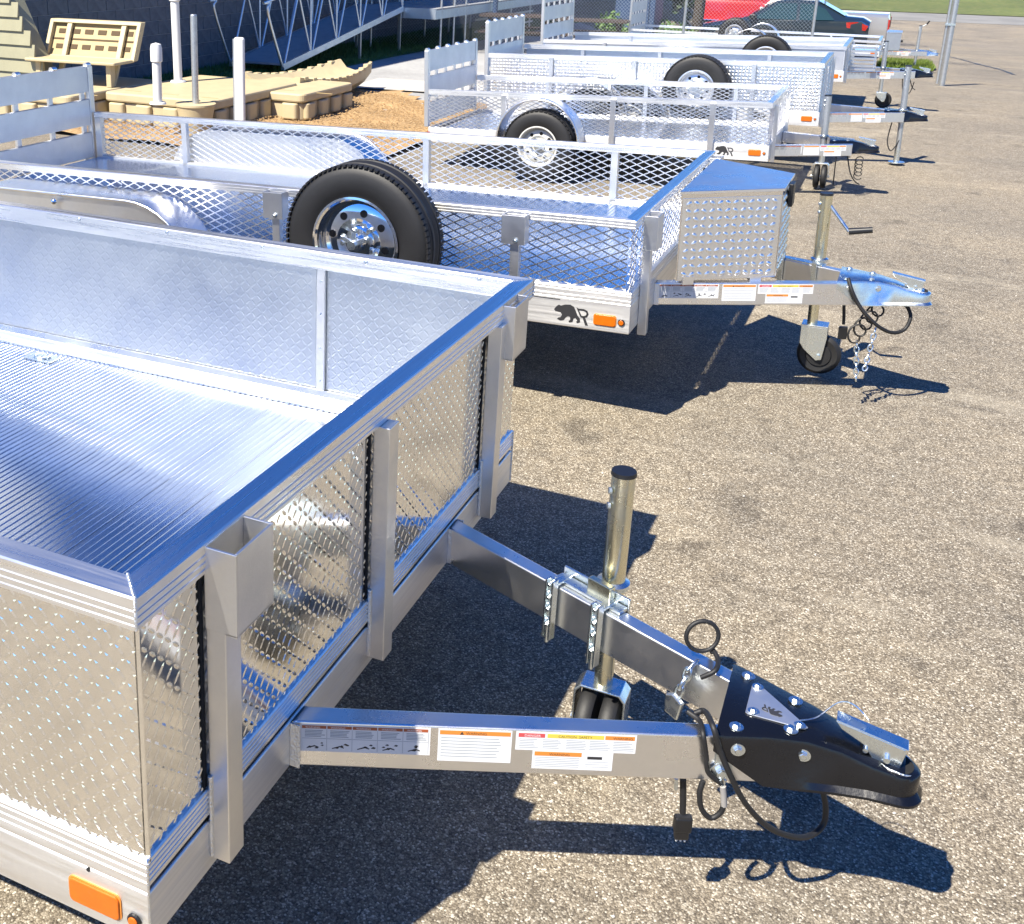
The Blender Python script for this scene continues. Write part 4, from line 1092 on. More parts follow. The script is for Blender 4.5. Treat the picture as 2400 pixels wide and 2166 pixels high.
t4 = small_trailer((.30, 10.25, 0), 1.28, 3.28, .40, .53, .985, 'tread plate sided trailer with a black spare tyre, standing behind the small mesh trailer', 'tread', pitch=.030, tip=.92, yb=.26, wheel_x=-1.75, posts_near=(-2.6, -1.75, -.62), spare=(-1.12, -.105, .725),
                   jackspec=(((.70, .62), .93, .12), dict(foot='plate', zbeam=.50, mt='galvanised')), gate=(.58, 1.30, 3, .05), logo_x=-.62, fend=True)
hang(t4, [(.62, .60, .40), (.60, .58, .22), (.64, .58, .12), (.70, .60, .22), (.72, .62, .36)])
t5 = small_trailer((.29, 14.2, 0), 1.60, 3.85, .41, .54, .84, 'low solid sided trailer with a spare wheel and a slatted rack on its tongue', 'solid', pitch=.030, tip=1.0, yb=.34, wheel_x=-2.0, posts_near=(-3.0, -1.0), spare=(-.92, -.105, .655),
                   jackspec=(((.42, .92), .85, .20), dict(foot='single', zbeam=.50, mt='galvanised')), gate=(.60, 1.75, 5, .06))
hang(t5, [(.66, .78, .42), (.68, .76, .26), (.76, .76, .22), (.80, .78, .36)]); hang(t5, [(.74, .80, .42), (.78, .78, .30), (.82, .80, .26)])
for k in range(7):
    MB().box(.04, .34, .36, .40, .52 + k * .045, .545 + k * .045).build('rack_slat', 'aluminium_frame', t5)
for x in (.05, .31): MB().box(x, x + .03, .402, .43, .50, .84).build('rack_post', 'aluminium_frame', t5)
g6 = gz(0, 23.9)
t6 = small_trailer((.46, 23.6, g6), 1.55, 4.9, .30, .40, .60, 'farthest trailer, behind the chain link fence, with a box on its tongue', 'open', pitch=.0, tip=1.05, yb=.34, wheel_x=-2.4, posts_near=(-3.0, -1.0), spare=(-2.75, -.105, .62),
                   jackspec=(((.66, .82), .88, .12), dict(foot='plate', zbeam=.38, mt='galvanised', crank=((.10, 0, .03), (.14, 0, .10)))), gate=(.42, 1.65, 5, .06), cmat='zinc')
bx = MB().prism([(.08, .36), (.34, .48), (.34, 1.07), (.08, 1.19)], .40, .74).build('tongue_box', 'aluminium_frame', t6, bevel=.004)
MB().prism([(.07, .35), (.35, .475), (.35, 1.075), (.07, 1.20)], .741, .752).build('lid', 'aluminium', bx)

# =====================================================================  BUILDING: dark block wall on the left
bd = empty('block_building', (-9, 10, 0), 'dark grey concrete block building wall behind the docks and gangway', 'building')
MB().box(-3.0, -.008, -.66, 30.0, -.3, 7.6).build('wall_core', 'mortar', bd)
bme = bpy.data.meshes.new('block')
_b = MB().box(-.006, .004, -.196, .196, -.0965, .0965); bme.from_pydata(_b.v, [], _b.f); bme.materials.append(M['block'])
bm = bmesh.new(); bm.from_mesh(bme); bmesh.ops.recalc_face_normals(bm, faces=bm.faces)
bmesh.ops.bevel(bm, geom=[e for e in bm.edges if all(v.co.x > 0 for v in e.verts)], offset=.003, segments=1, affect='EDGES'); bm.to_mesh(bme); bm.free()
for j in range(8):
    for k in range(34):
        y = -.4 + k * .4 + (.2 if j % 2 else 0)
        o = bpy.data.objects.new('block', bme); COL.objects.link(o); o.parent = bd
        o.location = (random.uniform(-.002, .002), y, .10 + j * .2)
rest = MB()
for j in range(38):
    for k in range(76):
        y = -.4 + k * .4 + (.2 if j % 2 else 0)
        if (j < 8 and -.6 < y < 13.1) or y > 29.6: continue
        rest.box(-.006, .003, y - .196, y + .196, .0035 + j * .2, .1965 + j * .2)
r_ = rest.build('blockwork', 'block', bd); r_['kind'] = 'stuff'

# =====================================================================  GANGWAY up to a raised deck
def P3(x, y, z): return Vector((x, y, z))
ga = empty('gangway', (-7.9, 13.6, 0), 'aluminium truss gangway ramp sloping up beside the block wall', 'gangway')
def gl(p): return Vector(p) - Vector((-7.9, 13.6, 0))
A0, A1_ = P3(-7.50, 13.85, .13), P3(-7.50, 18.35, .78)         # near chord foot and head
OFF = P3(-.92, 0, 0)
dirg = (A1_ - A0); Lg = dirg.length; dirg = dirg.normalized()
upg = Vector((0, 0, 1))
MB().add([gl(p) for p in (A0 + Vector((-.03, 0, .05)), A1_ + Vector((-.03, 0, .05)), A1_ + OFF + Vector((.03, 0, .05)), A0 + OFF + Vector((.03, 0, .05)), A0 + Vector((-.03, 0, .02)), A1_ + Vector((-.03, 0, .02)), A1_ + OFF + Vector((.03, 0, .02)), A0 + OFF + Vector((.03, 0, .02)))],
         [(0, 1, 2, 3), (7, 6, 5, 4), (0, 4, 5, 1), (1, 5, 6, 2), (2, 6, 7, 3), (3, 7, 4, 0)]).build('tread_deck', 'deck_grey', ga)
for sidx, off in enumerate((Vector((0, 0, 0)), OFF)):
    MB().bar(gl(A0 + off), gl(A1_ + off), .05, .10).build('bottom_chord', 'gang_aluminium', ga)
    top0, top1 = A0 + off + Vector((0, .15, 1.0)), A1_ + off + Vector((0, 0, 1.0))
    # hand rail with its bent end
    hr = spline([gl(p) for p in (A0 + off, A0 + off + Vector((0, -.42, .78)), A0 + off + Vector((0, -.38, .95)), A0 + off + Vector((0, -.15, 1.02)), top1)], 6)
    MB().tube(hr, .022, 8).build('hand_rail', 'gang_aluminium', ga, smooth=60)
    n = 5
    for k in range(n):
        b0_ = A0 + off + dirg * (Lg * (k + .05) / n); b1_ = A0 + off + dirg * (Lg * (k + 1) / n)
        tp = A0 + off + dirg * (Lg * (k + .55) / n) + upg * 1.0
        MB().tube([gl(b0_), gl(tp)], .018, 8).build('brace', 'gang_aluminium', ga, smooth=60)
        MB().tube([gl(tp), gl(b1_)], .018, 8).build('brace', 'gang_aluminium', ga, smooth=60)
        MB().tube([gl(b1_), gl(b1_ + upg)], .018, 8).build('rail_post', 'gang_aluminium', ga, smooth=60)
for y, z in ((16.6, .50), (18.3, .75)):
    for xo in (-.02, -.90):
        MB().box(-7.5 + xo + 7.9 - .02, -7.5 + xo + 7.9 + .02, y - 13.6 - .02, y - 13.6 + .02, .012, z).build('leg', 'galvanised', ga)
# the raised deck it leads to
dk = empty('raised_deck', (-7.6, 18.4, 0), 'raised aluminium dock platform with thin posts at the head of the gangway', 'deck')
dx0, dx1, dy0, dy1, dzz = -.75, .75, .02, 9.5, .80
for k in range(19):
    MB().box(dx0, dx1, dy0 + k * .5, dy0 + k * .5 + .49, dzz - .03, dzz).build('deck_board', 'deck_pale' if k > 11 else 'deck_grey', dk)  # sunlight painted in: boards past the building's shadow get the paler colour
for x in (dx0, dx1 - .04): MB().box(x, x + .04, dy0, dy1, dzz - .19, dzz - .032).build('fascia', 'gang_aluminium', dk)
MB().box(dx0, dx1, dy0 - .045, dy0 - .004, dzz - .19, dzz + .0).build('fascia', 'gang_aluminium', dk)
for y in (.3, 1.6, 3.0, 4.4, 5.8, 7.2, 8.8):
    for x in (dx0 + .06, dx1 - .02):
        MB().cyl((x, y, .012), (x, y, 1.95), .022, n=10).build('post', 'galvanised', dk, smooth=60)
MB().cyl((dx1 + .10, 3.0, .1), (dx1 + .10, 3.0, 2.2), .055, n=16).build('dock_pole', 'blue_paint', dk, smooth=60)
for z in (.25, .48): MB().bar((dx1 - .02, 2.2, z), (dx1 - .02, 6.0, z), .03, .04).build('cross_brace', 'galvanised', dk)
# dark slatted tables stored beside the deck
def slat_table(loc, rz, label):
    t = empty('slatted_table', loc, label, 'table', 'dark tables stored by the deck', rot=(0, 0, rz))
    for k in range(7): MB().box(-.75, .75, -.40 + k * .115, -.40 + k * .115 + .10, .70, .735).build('top_slat', 'dark_wood', t)
    for s in (-1, 1):
        MB().bar((s * .55, -.35, .69), (s * .55, .55, .0), .05, .08).build('leg', 'dark_wood', t)
        MB().bar((s * .55, .35, .69), (s * .55, -.55, .0), .05, .08).build('leg', 'dark_wood', t)
        MB().box(-.75, .75, s * .62 - .12, s * .62 + .12, .42, .455).build('bench_plank', 'dark_wood', t)
    MB().bar((-.55, 0, .36), (.55, 0, .36), .05, .07).build('stretcher', 'dark_wood', t)
slat_table((-6.1, 20.9, gz(-6.1, 20.9)), .3, 'dark slatted picnic table left of the white deck, nearer to the gangway')
slat_table((-5.2, 23.4, gz(-5.2, 23.4)), .1, 'dark slatted picnic table under the pale deck, behind the upright ramp gates')

# =====================================================================  TAN PLASTIC DOCKS, BENCH, PIPES
def dock(loc, sx, sy, h, label, rz=0.0, ribs=5):
    t = empty('floating_dock', loc, label, 'dock', 'tan plastic dock sections', rot=(0, 0, rz))
    MB().prism(rrect(-sx / 2, sx / 2, -sy / 2, sy / 2, .08), h - .10, h).build('deck_top', 'tan_plastic', t, bevel=.02)
    MB().prism(rrect(-sx / 2 + .03, sx / 2 - .03, -sy / 2 + .03, sy / 2 - .03, .08), .01, h - .102).build('float_body', 'tan_plastic', t, bevel=.03)
    n = int(sx / .30)
    for k in range(n):
        x = -sx / 2 + (k + .5) * sx / n
        MB().prism(rrect(x - .10, x + .10, -sy / 2 - .025, -sy / 2 + .06, .04), .04, h - .11).build('side_bulge', 'tan_plastic', t, bevel=.015)
    m_ = int(sy / .30)
    for k in range(m_):
        y = -sy / 2 + (k + .5) * sy / m_
        MB().prism(rrect(sx / 2 - .06, sx / 2 + .025, y - .10, y + .10, .04), .04, h - .11).build('side_bulge', 'tan_plastic', t, bevel=.015)
    for k in range(3):
        MB().box(-sx / 2 + .15 + k * .5, -sx / 2 + .35 + k * .5, -sy / 2 + .2, -sy / 2 + .23, h - .002, h + .0015).build('deck_slot', 'tan_plastic_dark', t)
    return t
dock((-7.55, 9.15, 0), 1.15, 1.7, .36, 'tan plastic dock section under the plastic bench')
dock((-6.22, 9.75, 0), 1.42, 1.9, .36, 'tan plastic dock section with the white pipes, right of the bench')
dock((-5.62, 10.65, 0), 1.10, 1.30, .33, 'tan plastic dock section standing behind the white bumper post')
# pile bracket pot with galvanised pipe
pb = empty('pile_bracket', (-6.02, 9.30, .0), 'tan plastic pile bracket holding the grey galvanised pipe', 'bracket')
pb.location = (-5.60, 8.62, 0)
MB().lathe([(.001, .005), (.14, .005), (.16, .12), (.185, .26), (.20, .33), (.21, .335), (.21, .355), (.001, .355)], (0, 0, 0), (0, 0, 1), 28).build('pot', 'tan_plastic', pb, smooth=40)
gp = MB().cyl((-5.60, 8.62, .356), (-5.60, 8.62, 1.24), .034, n=20); gp.lathe([(.034, 0), (.030, .012), (.001, .014)], (-5.60, 8.62, 1.24), (0, 0, 1), 20)
tag(gp.build('dock_pipe', 'galvanised', smooth=50), 'grey galvanised pipe standing in the tan pile bracket', 'pipe')
def pvc(x, y, z, h, r, label, lean=(0, 0)):
    t = empty('dock_pipe', (x, y, z), label, 'pipe', rot=(lean[0], lean[1], 0))
    MB().cyl((0, 0, 0), (0, 0, h), r, n=22).build('pipe', 'pvc_white', t, smooth=50)
    MB().lathe([(r * 1.02, h - .16), (r * 1.30, h - .15), (r * 1.30, h - .02), (r * 1.1, h + .02), (.001, h + .035)], (0, 0, 0), (0, 0, 1), 24).build('end_cap', 'pvc_white', t, smooth=35)
    MB().cyl((0, 0, 0), (0, 0, .02), r * 1.9, r * 1.7, n=24).build('flange', 'pvc_white', t, smooth=40)
pvc(-5.88, 8.35, .361, .58, .046, 'short white plastic pipe with a pointed cap, nearest on the dock')
pvc(-6.72, 9.95, .361, 1.08, .050, 'tall white plastic pipe with a flared cap, behind the short one', lean=(0, -.02))
# white bumper post
bp_ = empty('bumper_post', (-5.02, 8.55, 0), 'white vertical vinyl bumper post in front of the tan dock', 'post')
MB().prism(rrect(-.055, .055, -.03, .03, .027), .16, 1.06).build('post', 'pvc_white', bp_, bevel=.02)
MB().box(-.078, -.05, .0, .035, .012, 1.04).build('backing_rail', 'galvanised', bp_)
# curved launch ramp
lr = empty('kayak_launch', (-5.95, 11.95, 0), 'tan plastic kayak launch with an upturned ribbed hull shape beside the concrete walk', 'boat launch', rot=(0, 0, 1.50))
mb = MB(); st = []
for k in range(15):
    t_ = k / 14; x = -1.05 + 2.1 * t_; wd = .44 * (1 - .55 * max(0, t_ - .5) ** 1.5 * 2); zz = .14 + .10 * (2 * t_ - 1) ** 2
    st.append([(x, -wd, zz + .16), (x, -wd * .96, zz + .02), (x, -wd * .55, zz - .12), (x, 0, zz - .135), (x, wd * .55, zz - .12), (x, wd * .96, zz + .02), (x, wd, zz + .16), (x, wd * .86, zz + .165), (x, wd * .5, zz + .06), (x, 0, zz + .03), (x, -wd * .5, zz + .06), (x, -wd * .86, zz + .165)])
for r0 in st: mb.v += r0
for i in range(14):
    mb.f += [(i * 12 + j, i * 12 + (j + 1) % 12, (i + 1) * 12 + (j + 1) % 12, (i + 1) * 12 + j) for j in range(12)]
mb.f += [tuple(range(12)), tuple(reversed(range(14 * 12, 15 * 12)))]
mb.build('hull', 'tan_plastic', lr, smooth=35)
for k in range(10):
    x = -.92 + k * .20; t_ = (x + 1.05) / 2.1; wd = .44 * (1 - .55 * max(0, t_ - .5) ** 1.5 * 2); zz = .14 + .10 * (2 * t_ - 1) ** 2
    for s in (-1, 1): MB().prism([(x - .05, s * (wd - .06)), (x + .05, s * (wd - .06)), (x + .04, s * (wd + .014)), (x - .04, s * (wd + .014))][::s], zz + .135, zz + .178).build('rim_rib', 'tan_plastic', lr, bevel=.008)
# bench seen from behind
be = empty('dock_bench', (-7.56, 9.42, .361), 'tan plastic bench with a slotted leaning backrest on the dock', 'bench', rot=(0, 0, .10))
T = lambda u, v, w_: (u, w_ + (v - .40) * .36, v)
ff = .40
bk = MB().prismf(rrect(-.62, .62, ff, ff + .56, .02), -.012, .012, T).build('backrest', 'tan_plastic_dark', be)
for a, b, c, d_ in ((-.64, .64, ff + .53, ff + .585), (-.64, .64, ff - .02, ff + .02)): MB().prismf([(a, c), (b, c), (b, d_), (a, d_)], -.075, .03, T).build('back_rim', 'tan_plastic', bk, bevel=.01)
for a, b in ((-.655, -.60), (.60, .655)): MB().prismf([(a, ff - .02), (b, ff - .02), (b, ff + .585), (a, ff + .585)], -.078, .031, T).build('back_rim', 'tan_plastic', bk, bevel=.01)
MB().prismf([(-.60, ff + .262), (.60, ff + .262), (.60, ff + .285), (-.60, ff + .285)], -.020, -.0125, T).build('groove', 'slot_dark', bk)
for r0 in (.12, .36):
    for k in range(6):
        u = -.53 + k * .19
        MB().prismf([(u, ff + r0), (u + .12, ff + r0), (u + .12, ff + r0 + .07), (u, ff + r0 + .07)], -.020, -.0125, T).build('slot', 'slot_dark', bk)
for u in (-.36, .42):
    MB().prismf([(u - .035, -.0 + .0), (u + .035, .0), (u + .035, ff + .52), (u - .035, ff + .52)], -.075, -.0205, T).build('back_support', 'tan_plastic', be, bevel=.01)
MB().prism(rrect(-.64, .64, -.50, -.02, .03), .36, .41).build('seat', 'tan_plastic', be, bevel=.012) 
for u in (-.50, .50):
    MB().box(u - .035, u + .035, -.42, -.32, 0, .358).build('leg', 'tan_plastic', be, bevel=.01)
be.scale = (.93, .93, .70)
# olive lapped-siding shed whose end slopes back
sh = empty('siding_shed', (-8.66, 9.0, 0), 'olive lapped siding shed with a sloping edge at the left border', 'shed')
MB().prismf([(-1.2, 0), (.915, 0), (.235, 1.36), (-1.2, 1.36)], .024, .28, lambda u, v, w_: (u, w_, v)).build('shed_core', 'olive_siding', sh)
for k in range(9):
    z0_, z1_ = k * .155, k * .155 + .165; a = .935 - z0_ * .5 + (.03 if k % 2 else 0)
    MB().prismf([(-.012, z0_), (.016, z1_), (.022, z1_), (.022, z0_)], -1.22, a - .0, lambda u, v, w_: (w_, u, v)).build('siding_board', 'olive_siding', sh)

# =====================================================================  CHAIN LINK FENCE
fy = 19.45
fn = empty('chain_link_fence', (0, fy, 0), 'galvanised chain link fence crossing behind the trailers', 'fence')
fx = [-9.0 + 2.02 * k for k in range(6)]
fx = [-9.0, -6.9, -4.75, -2.62, -.52]
for x in fx:
    z = gz(x, fy); MB().cyl((x, 0, z), (x, 0, z + 1.85), .024, n=12).build('post', 'galvanised', fn, smooth=60)
for a, b in zip(fx, fx[1:]):
    MB().tube([(a, 0, gz(a, fy) + 1.80), (b, 0, gz(b, fy) + 1.80)], .016, 8).build('top_rail', 'galvanised', fn, smooth=60)
    mb = MB(); za, zb_ = gz(a, fy), gz(b, fy); expanded(mb, (0, 0, 0), (1, 0, 0), (0, 0, 1), (0, -1, 0), b - a, 1.78, .062, .062, .0028, .0028)
    mb.v = [(x + a, y, z + za + (zb_ - za) * x / (b - a) + .02) for x, y, z in mb.v]
    mo_ = mb.build('wire_mesh', 'galvanised', fn)
gpx = aty(2214, 158, fy).x
gp_ = empty('gate_post', (gpx, fy, gz(gpx, fy)), 'galvanised double gate post standing on the lot at the grass island', 'post')
MB().cyl((0, 0, 0), (0, 0, 2.1), .045, n=16).build('post', 'galvanised', gp_, smooth=60)
MB().cyl((-.072, .0, .03), (-.072, .0, 2.1), .022, n=16).build('gate_stile', 'galvanised', gp_, smooth=60)
for z in (.95,): MB().box(-.098, .048, -.048, .048, z, z + .03).build('hinge_clamp', 'zinc', gp_)

# =====================================================================  PARKED CARS
def car(loc, L, W, H, label, paint, profile, glass, rz=0.0, pickup=False, name='parked_car', cat='car', tail=True, flip=1):
    """profile: (x, belt z, roof z, roof half width) stations from nose to tail; the body is lofted across them"""
    t = empty(name, loc, label, cat, 'cars parked beyond the fence', rot=(0, 0, rz))
    hw = W / 2; body = MB(); rings = []
    for x, zb, zr, rw, k in profile:
        w_ = hw * k; o = len(body.v)
        body.v += [(x, -w_ * .92, .22), (x, -w_, .34), (x, -w_ * 1.01, zb * .72), (x, -w_, zb), (x, -rw, zr - .05), (x, -rw * .86, zr), (x, rw * .86, zr), (x, rw, zr - .05), (x, w_, zb), (x, w_ * 1.01, zb * .72), (x, w_, .34), (x, w_ * .92, .22)]
        rings.append(o)
    for a, b in zip(rings, rings[1:]): body.f += [(a + j, a + (j + 1) % 12, b + (j + 1) % 12, b + j) for j in range(12)]
    body.f += [tuple(range(rings[0], rings[0] + 12)), tuple(reversed(range(rings[-1], rings[-1] + 12)))]
    bo = body.build('body', paint, t, smooth=32)
    for nm, pts in glass:
        for s in (-1, 1):
            pp_ = [Vector((x, s * y, z)) for x, y, z in pts]
            MB().add([p for p in pp_] + [p + Vector((0, -s * .03, 0)) for p in pp_], [tuple(range(len(pp_))), tuple(reversed(range(len(pp_), 2 * len(pp_))))] + [(i, (i + 1) % len(pp_), len(pp_) + (i + 1) % len(pp_), len(pp_) + i) for i in range(len(pp_))]).build(nm, 'car_glass', bo)
    return t, bo
def car_wheels(t, xs, hw, r=.32):
    for x in xs:
        for s in (-1, 1):
            c = (x, s * (hw - .10), r)
            ri = MB().lathe([(.20, -.10), (.19, -.06), (.05, -.04), (.001, -.05)], c, (0, -s, 0) if s > 0 else (0, 1, 0), 24).build('wheel', 'silver_paint', t, smooth=40)
            MB().lathe([(.20, -.10), (.24, -.115), (r - .03, -.11), (r, -.08), (r, .08), (r - .03, .11), (.20, .10)], c, (0, 1, 0), 32).build('tyre', 'rubber', ri, smooth=40)
            MB().lathe([(r + .02, -.06), (r + .065, -.06), (r + .065, .02), (r + .02, .02)], (x, s * (hw - .035), r), (0, s, 0), 32).build('wheel_arch', 'black_plastic', ri, smooth=40)
ys = 31.5
def carz(y): return gz(0, y)
xl = aty(1636, 60, ys).x; xr = aty(2040, 60, ys).x; Ls = xr - xl; k_ = Ls / 4.6
prof = [(0, .56, .60, .55, .72), (.12, .62, .68, .62, .90), (.5, .70, .76, .66, .98), (1.25, .82, .90, .70, 1), (1.45, .86, .96, .70, 1), (2.15, .90, 1.38, .56, 1), (2.6, .91, 1.43, .55, 1), (3.2, .93, 1.40, .55, 1), (4.0, .96, 1.04, .60, 1), (4.4, .96, 1.02, .62, .96), (4.6, .80, .92, .58, .86)]
prof = [(x * k_, a, b, c, d_) for x, a, b, c, d_ in prof]
gl_ = [('front_side_window', [(1.62 * k_, .895, .93), (2.75 * k_, .895, .94), (2.70 * k_, .60, 1.34), (2.22 * k_, .60, 1.33)]), ('rear_side_window', [(2.83 * k_, .895, .94), (3.72 * k_, .885, .97), (3.45 * k_, .66, 1.22), (3.15 * k_, .60, 1.33), (2.78 * k_, .60, 1.34)])]
sdn, bo = car((xl, ys, carz(ys)), Ls, 1.80, 1.43, 'dark sedan parked sideways behind the chain link fence', 'sedan_paint', prof, gl_)
for s in (-1, 1):
    MB().lathe([(.001, -.02), (.07, -.01), (.09, .03), (.001, .05)], (.28 * k_, s * .70, .60), (-1, s * .6, .2), 16).build('headlight', 'headlight', bo, smooth=50)
    MB().prismf([(4.05 * k_, .80), (4.52 * k_, .74), (4.58 * k_, .86), (4.30 * k_, .95), (4.02 * k_, .93)], .0, .03, lambda u, v, w_: (u, s * (.875 - max(0, u - 4.1 * k_) * .16 + w_), v)).build('tail_light', 'red_lens', bo)
    MB().prismf(rrect(1.52 * k_, 1.72 * k_, .90, 1.04, .05), .0, .12, lambda u, v, w_: (u, s * (.90 + w_), v)).build('door_mirror', 'black_plastic', bo, bevel=.02)
MB().add([(1.42 * k_, -.62, .97), (1.42 * k_, .62, .97), (2.08 * k_, .50, 1.375), (2.08 * k_, -.50, 1.375)], [(0, 1, 2, 3)]).build('windscreen', 'car_glass', bo)
MB().add([(3.95 * k_, -.55, 1.075), (3.95 * k_, .55, 1.075), (3.25 * k_, .48, 1.415), (3.25 * k_, -.48, 1.415)], [(3, 2, 1, 0)]).build('rear_window', 'car_glass', bo)
car_wheels(sdn, (.85 * k_, 3.65 * k_), .90)
# red sedan just behind it: its tail shows to the right
ys2 = 33.6
xr2 = aty(2005, 50, ys2).x
rd, bo2 = car((xr2 - 4.5 + .35, ys2, carz(ys2)), 4.5, 1.8, 1.43, 'red sedan whose tail shows past the dark sedan', 'red_paint', [(x / k_ * .98, a, b, c, d_) for x, a, b, c, d_ in prof], [(n_, [(x / k_ * .98, y, z) for x, y, z in p_]) for n_, p_ in gl_])
car_wheels(rd, (.83, 3.58), .90)
for s in (-1, 1): MB().prismf([(4.0, .78), (4.42, .72), (4.45, .86), (4.15, .95)], .0, .03, lambda u, v, w_: (u, s * (.87 - max(0, u - 4.0) * .14 + w_), v)).build('tail_light', 'red_lens', bo2)
# red pickup on the left
ys3 = 34.7
xl3 = (aty(1630, 25, ys3).x + aty(1792, 25, ys3).x) / 2
pk_, bo3 = car((xl3, ys3, carz(ys3)), 5.4, 1.95, 1.8, 'bright red pickup truck with its tailgate towards the dark sedan', 'red_paint',
               [(0, .98, 1.02, .90, .93), (.05, 1.08, 1.12, .92, 1), (1.9, 1.08, 1.12, .92, 1), (1.92, 1.08, 1.62, .72, 1), (2.15, 1.08, 1.80, .70, 1), (3.1, 1.08, 1.82, .70, 1), (3.75, 1.06, 1.16, .82, 1), (4.9, 1.0, 1.08, .80, .98), (5.35, .85, .95, .74, .9)],
               [('side_window', [(2.25, .985, 1.14), (3.30, .975, 1.14), (3.02, .745, 1.70), (2.30, .745, 1.70)])], name='pickup_truck', cat='truck')
car_wheels(pk_, (1.0, 4.3), .97, .37)
pk_.scale = (1, 1.06, 1.2)
pk_.rotation_euler = (0, 0, math.pi / 2)
MB().add([(1.90, -.62, 1.16), (1.90, .62, 1.16), (2.06, .58, 1.66), (2.06, -.58, 1.66)], [(3, 2, 1, 0)]).build('rear_window', 'car_glass', bo3)
MB().box(-.10, .02, -.92, .92, .48, .66).build('rear_bumper', 'chrome', bo3, bevel=.02)
for s in (-1, 1): MB().box(-.012, .05, s * .86 - .06, s * .86 + .06, .74, 1.0).build('tail_light', 'headlight', bo3, bevel=.01)
# silver pickup at the right with its tail towards us
ys4 = 36.0
xs4 = aty(2088, 40, ys4).x
sv, bo4 = car((xs4 - 5.2, ys4, carz(ys4)), 5.2, 1.95, 1.75, 'silver pickup truck with a red tail light, rightmost of the parked vehicles', 'silver_paint',
              [(0, .85, .95, .74, .9), (.45, 1.0, 1.08, .80, .98), (1.6, 1.06, 1.16, .82, 1), (2.2, 1.08, 1.78, .70, 1), (3.2, 1.08, 1.78, .70, 1), (3.4, 1.08, 1.55, .74, 1), (3.42, 1.10, 1.16, .92, 1), (5.15, 1.10, 1.16, .92, 1), (5.2, 1.02, 1.06, .90, .95)],
              [('side_window', [(2.0, .975, 1.14), (3.25, .985, 1.14), (3.15, .745, 1.66), (2.3, .745, 1.66)])], name='pickup_truck', cat='truck')
car_wheels(sv, (.95, 4.2), .97, .37)
for s in (-1, 1): MB().box(5.0, 5.215, s * .90 - .06, s * .90 + .085, .72, 1.04).build('tail_light', 'red_lens', bo4, bevel=.01)
MB().box(5.2, 5.32, -.9, .9, .45, .60).build('rear_bumper', 'chrome', bo4, bevel=.02)
MB().bar((5.3, 0, .40), (5.62, 0, .40), .06, .06).build('tow_hitch', 'black_plastic', bo4)

# =====================================================================  GREENERY BEYOND
def leafball(mb, c, r, n, size, squash=1.0):
    for _ in range(n):
        v = Vector((random.gauss(0, 1), random.gauss(0, 1), random.gauss(0, 1))).normalized() * r * random.uniform(.45, 1.08)
        p = Vector(c) + Vector((v.x, v.y, v.z * squash))
        a = Vector((random.gauss(0, 1), random.gauss(0, 1), random.gauss(0, 1))).normalized(); b = a.orthogonal().normalized()
        s = size * random.uniform(.6, 1.4)
        mb.add([p - a * s, p + b * s * .5, p + a * s, p - b * s * .5], [(0, 1, 2, 3)])
def bush(x, y, r, h, label, mt='leaf_bright', n=900, group='bushes beyond the fence'):
    z = gz(x, y); t = empty('bush', (x, y, z), label, 'bush', group); mb = MB()
    for k in range(6): leafball(mb, (random.uniform(-.5, .5) * r, random.uniform(-.5, .5) * r, h * random.uniform(.25, .75)), r * .55, n // 6, .05, 1.0)
    mb.build('foliage', mt, t); sm = MB()
    for k in range(5): sm.tube([(0, 0, 0), (random.uniform(-.3, .3) * r, random.uniform(-.3, .3) * r, h * .6)], .012, 6)
    for i_ in range(1): sm.build('stem', 'bark', t)
def tree(x, y, h, r, label, mt='leaf_dark', n=2600):
    z = gz(x, y); t = empty('tree', (x, y, z), label, 'tree', 'trees beyond the parked cars')
    tr = MB(); P0 = [Vector((0, 0, 0)), Vector((.05, 0, h * .3)), Vector((-.04, .06, h * .6)), Vector((.02, 0, h * .85))]
    for a, b, q, s in zip(P0, P0[1:], (.16, .13, .09), (.13, .09, .04)): tr.cyl(a, b, q, s, n=12)
    for k in range(7):
        a = k * 2.4; zz = h * (.35 + .07 * k); tr.cyl((0, 0, zz), (math.cos(a) * r * .7, math.sin(a) * r * .7, zz + h * .14), .05, .015, n=8)
    tr.build('trunk', 'bark', t, smooth=50)
    cr = MB()
    for k in range(16):
        a = random.uniform(0, 6.28); q = random.uniform(.15, .8) * r
        leafball(cr, (math.cos(a) * q, math.sin(a) * q, h * random.uniform(.45, 1.0)), r * random.uniform(.28, .45), n // 16, .10, .8)
    cr.build('crown', mt, t)
bush(-5.05, 25.2, .55, .95, 'bright green bush just right of the raised deck')
bush(-4.0, 26.8, .5, .60, 'low round green bush left of the dark sedan headlight')
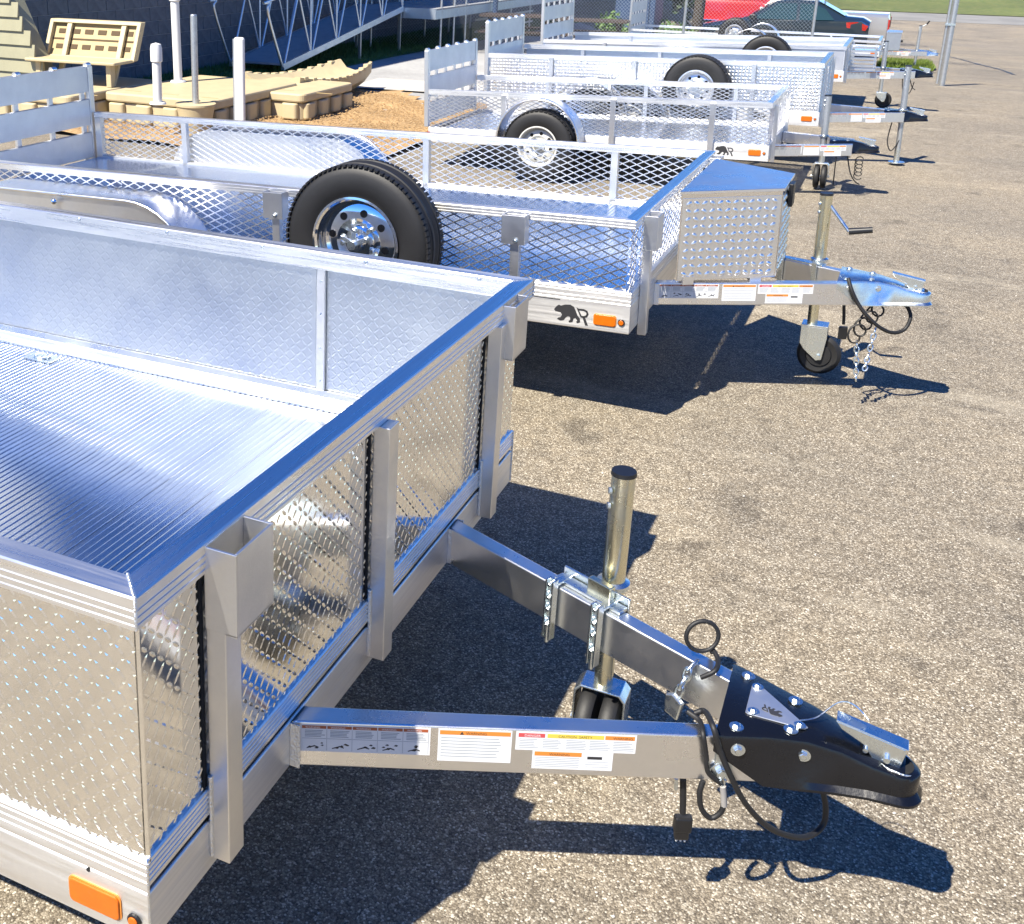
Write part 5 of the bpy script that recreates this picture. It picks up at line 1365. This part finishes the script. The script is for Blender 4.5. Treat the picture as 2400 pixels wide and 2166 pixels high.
bush(-4.45, 28.4, .6, .55, 'low green bush behind the round one, at the foot of the dark tree')
tree(-4.2, 30.5, 5.0, 1.4, 'dark tree with a bare trunk left of the red pickup')
for x, y, lb in ((-12, 42, 'dark tree behind the hedge, second from the block wall'), (-9.4, 45, 'dark tree behind the hedge, third from the block wall'), (-7.0, 43, 'dark tree behind the hedge, fourth from the block wall'), (-5.0, 46, 'dark tree behind the red pickup bed'), (-14.5, 44, 'dark tree behind the hedge, nearest the block wall'), (-2.4, 47, 'dark tree behind the red pickup cab')):
    tree(x, y, random.uniform(7, 9), random.uniform(2.2, 3.0), lb, n=2000)
hg = MB()
for k in range(46):
    x = -16 + k * .30; y = 40 + random.uniform(-.5, .5); leafball(hg, (x, y, gz(x, y) + random.uniform(.4, 2.0)), .75, 120, .12)
tag(hg.build('hedge', 'leaf_dark'), 'dense dark hedge behind the fence at the end of the lot', 'hedge', kind='stuff')
# dark blue cabin standing beyond the deck
bc = empty('blue_cabin', (-5.35, 28.6, gz(-5.35, 28.6)), 'dark blue cabin standing between the deck and the gates', 'cabin')
MB().box(-.5, .5, -.5, .5, .05, 2.2).build('cabin_body', 'blue_paint', bc, bevel=.02)
MB().box(-.56, .56, -.56, .56, 2.202, 2.3).build('cabin_roof', 'deck_grey', bc, bevel=.02)
MB().box(-.36, .36, -.535, -.502, .12, 2.0).build('cabin_door', 'blue_paint', bc, bevel=.01)

# loose stones and grit on the lot
mb = MB()
for _ in range(1500):
    x, y = random.uniform(-1.5, 4.5), random.uniform(-.6, 9)
    r = random.choice((.0022, .0028, .0035, .0045, .006)); a = random.uniform(0, 3.1); c, s_ = math.cos(a) * r, math.sin(a) * r; z = r * .25
    mb.add([(x + c, y + s_, z), (x - s_ * .7, y + c * .7, z), (x - c, y - s_, z), (x + s_ * .7, y - c * .7, z), (x + r * .2, y, z + r * .7)], [(0, 1, 4), (1, 2, 4), (2, 3, 4), (3, 0, 4)])
tag(mb.build('grit', 'deck_pale'), 'small pale stones lying loose on the asphalt lot', 'grit', kind='stuff')
